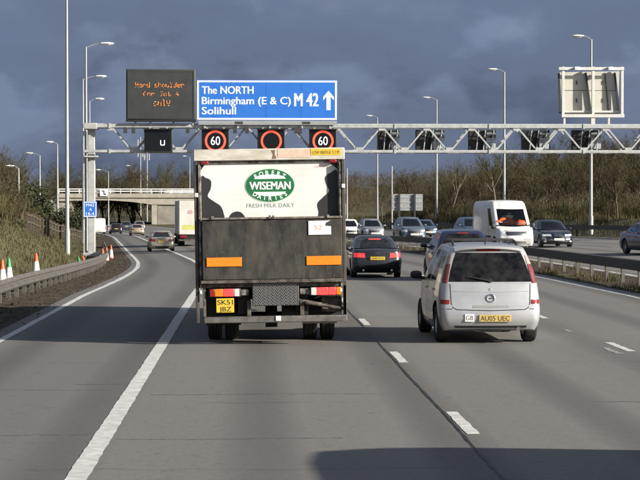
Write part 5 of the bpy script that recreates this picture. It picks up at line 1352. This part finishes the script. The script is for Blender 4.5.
def plant_all():
    # wood on the far side of the oncoming lanes
    TR = ('leafless brown tree in the wood on the right', 'tree', 'bare trees in the wood on the right')
    for row, (u0, n, s) in enumerate(((36, 34, .60), (41, 40, .80), (47, 46, .93), (55, 48, 1.05), (66, 48, 1.2))):
        for k in range(n):
            y = lerp(122, 345, (k + rnd.random()) / n); uo = u0 + rnd.uniform(-2.5, 2.5)
            px = 251 + OX(uo, y) / y * 2000
            if px > 700 or px < 300: continue
            field = 346 < px < 398 and y > 235
            if field and row < 4: continue
            put(TREES[rnd.randrange(6)], OX(uo, y), y, s * rnd.uniform(.70, 1.04) * (.94 if px < 520 else 1.0), *TR)
    for k in range(150):
        y = lerp(110, 330, rnd.random()); uo = rnd.uniform(30.5, 40); x = OX(uo, y); px = 251 + x / y * 2000
        if px > 690 or (346 < px < 392 and y > 215): continue
        put(BUSH[rnd.randrange(4)], x, y, rnd.uniform(.45, .9) * (1 if uo > 32 else .6), 'brown leafless bush on the far verge below the wood', 'bush', 'bushes on the far verge')
    for k in range(4):
        y = lerp(150, 300, (k + rnd.random()) / 4); uo = rnd.uniform(30.5, 34)
        put(SLIM, OX(uo, y), y, rnd.uniform(.75, 1.1), 'slender pale trunked young tree in front of the wood', 'tree', 'slender young trees on the far verge')
    # left bank
    TL = ('leafless tree on the left bank', 'tree', 'bare trees on the left bank')
    n = 0
    for k in range(400):
        y = rnd.uniform(150, 380); px = rnd.uniform(-40, 76); x = (px - 251) * y / 2000; u = x - off(y)
        if u > -14 or n > 62: continue
        n += 1; put(TREES[rnd.randrange(6)], x, y, rnd.uniform(.55, .8) * (y / 240) ** .7 * (1.2 if px < 22 else .82), *TL)
    n = 0
    for k in range(300):
        y = rnd.uniform(125, 260); px = rnd.uniform(-30, 74); x = (px - 251) * y / 2000; u = x - off(y)
        if u > -13 or n > 60: continue
        n += 1; put(BUSH[rnd.randrange(4)], x, y, rnd.uniform(.7, 1.15), 'brown leafless bush behind the fence on the left bank', 'bush', 'bushes on the left bank')
    for px, y, s, lab in ((11, 175, 1.05, 'dark evergreen bush by the short lamp post at the left edge'), (24, 200, 1.15, 'dark evergreen bush right of the short lamp post'), (72, 215, .9, 'dark ivy covered bush behind the thick lamp post')):
        o = put(BUSH[4], (px - 251) * y / 2000, y, s, lab, 'bush', 'evergreen bushes on the left bank')
    # trees beyond the bridge
    for k in range(105):
        y = rnd.uniform(430, 540); px = rnd.uniform(30, 345); x = (px - 251) * y / 2000
        o = put(TREES[rnd.randrange(6)], x, y, rnd.uniform(1.0, 1.5), 'leafless tree beyond the concrete bridge', 'tree', 'bare trees beyond the bridge')
plant_all()
def masts():
    for px, y, top, lab in ((141, 452, 137, 'thin telecom mast with small panels, left of the pair above the bridge'), (147.5, 455, 141, 'thin telecom mast with small panels, right of the pair above the bridge')):
        k = y / 2000; x = (px - 251) * k; z = land(x, y); h = CAMH + (205 - top) * k - z; r = empty('telecom_mast', (x, y, z), 0, lab, 'mast', 'telecom masts beyond the bridge')
        mb = MB(); mb.tube((0, 0, 0), (0, 0, h), .16, .10, 8); mb.build('pole', M_post, r)
        for t in (.93, .80): 
            mb = MB(); mb.box(-.6, .6, -.05, .05, h * t - .05, h * t + .05); mb.build('crossarm', M_post, r)
            mb = MB()
            for s in (-.55, .5): mb.box(s - .12, s + .12, -.15, .05, h * t - .7, h * t + .7)
            mb.each('antenna_panel', M_galv, r)
masts()
for px, y, top, hx, lab in ((134, 440, 166.5, 127.5, 'distant lamp post beyond the bridge left of the masts'), (190, 440, 157, 183.5, 'distant lamp post beyond the bridge beside the dairy lorry roof')):
    x = (px - 251) * y / 2000; lamp_post(x, y, CAMH + (205 - top) * y / 2000 - land(x, y), .8, lab, arm_side=-1, r0=.13, group='lamp posts beyond the bridge')
for o in TREES + BUSH + [SLIM]:
    if o.name not in used:
        for c in list(o.children): bpy.data.objects.remove(c)
        bpy.data.objects.remove(o)

def far_wood():
    mb = MB(); q = random.Random(3)
    for k in range(80000):
        y = q.uniform(420, 700); px = q.uniform(-60, 720); x = (px - 251) * y / 2000; z = land(x, y)
        if abs(x - off(min(y, 620))) < 22 or abs(x - offo(y)) < 30 and y < 520: continue
        hh = (10.5 if px > 345 else 8.8) * (.85 + .4 * noise.noise(Vector((x * .05, y * .02, 0))) + .16 * noise.noise(Vector((x * .3, y * .1, 0)))); t = q.random(); b = Vector((x, y, z + hh * t * .92)); d = Vector((q.uniform(-.8, .8), q.uniform(-.4, .4), 1)).normalized() * q.uniform(.5, 1.6) * (1 - .4 * t)
        s = Vector((q.uniform(.03, .09), 0, q.uniform(-.04, .04))); mb.add([b - s, b + s, b + d], [(0, 1, 2)])
    tag(mb.build('far_wood', M_twig[0], smooth=False, fix=False), 'distant leafless wood on the horizon', 'wood', kind='stuff')
far_wood()

def grass():
    q = random.Random(11)
    def tuft(mb, x, y, h, n=3):
        z = land(x, y) - .03
        for k in range(n):
            a = q.uniform(0, 6.283); w = .012 + h * .02; s = Vector((math.cos(a), math.sin(a), 0)) * w; b = Vector((x + q.uniform(-.1, .1), y + q.uniform(-.1, .1), z)); e = b + Vector((q.uniform(-.4, .4) * h, q.uniform(-.3, .3) * h, h * q.uniform(.6, 1.1)))
            mb.add([b - s, b + s, e], [(0, 1, 2)])
    mb = MB()
    for k in range(21000):
        y = 40 + 120 * q.random() ** 1.3; u = -6.05 - 13 * q.random() ** 1.2; tuft(mb, RX(u, y), y, q.uniform(.10, .34) * (.45 if u > -7.2 else (1.5 if q.random() < .06 else .8)))
    tag(mb.build('grass', M_straw, smooth=False, fix=False), 'dry pale grass on the left bank', 'grass', kind='stuff')
    mb = MB()
    for k in range(9000):
        y = q.uniform(34, 180); u = q.uniform(10.0, 12.4); c = max(0, noise.noise(Vector((u * 1.5, y * .35, 3))) + .35); tuft(mb, RX(u, y), y, q.uniform(.1, .42) * c)
    tag(mb.build('grass', M_straw, smooth=False, fix=False), 'dry grass along the central reserve', 'grass', kind='stuff')
    mb = MB()
    for k in range(11000):
        y = q.uniform(100, 330); u = 28.2 + 11 * q.random(); tuft(mb, OX(u, y), y, q.uniform(.2, .6), 2)
    tag(mb.build('grass', M_straw, smooth=False, fix=False), 'dry rough grass on the far verge', 'grass', kind='stuff')
    mb = MB()      # clods, dead leaves and litter on the bare left verge
    for k in range(4200):
        y = 30 + 100 * q.random() ** 1.4; u = q.uniform(-6.0, -4.65) if q.random() < .93 else -4.6 + abs(q.gauss(0, .18)); x = RX(u, y); z = g(u, y) + .02; s = q.uniform(.01, .04) * (1 if q.random() > .05 else 1.8)
        v = [Vector((q.uniform(-1, 1), q.uniform(-1, 1), q.uniform(0, 1))) * s + Vector((x, y, z)) for _ in range(4)]; mb.add(v, [(0, 1, 2), (0, 2, 3), (0, 3, 1), (1, 3, 2)])
    tag(mb.build('litter', mat('clods', (.085, .070, .05), .95, island=True, col2=(.03, .026, .02), spec=.05), smooth=False, fix=False), 'clods and dead leaves on the bare verge', 'debris', kind='stuff')
grass()
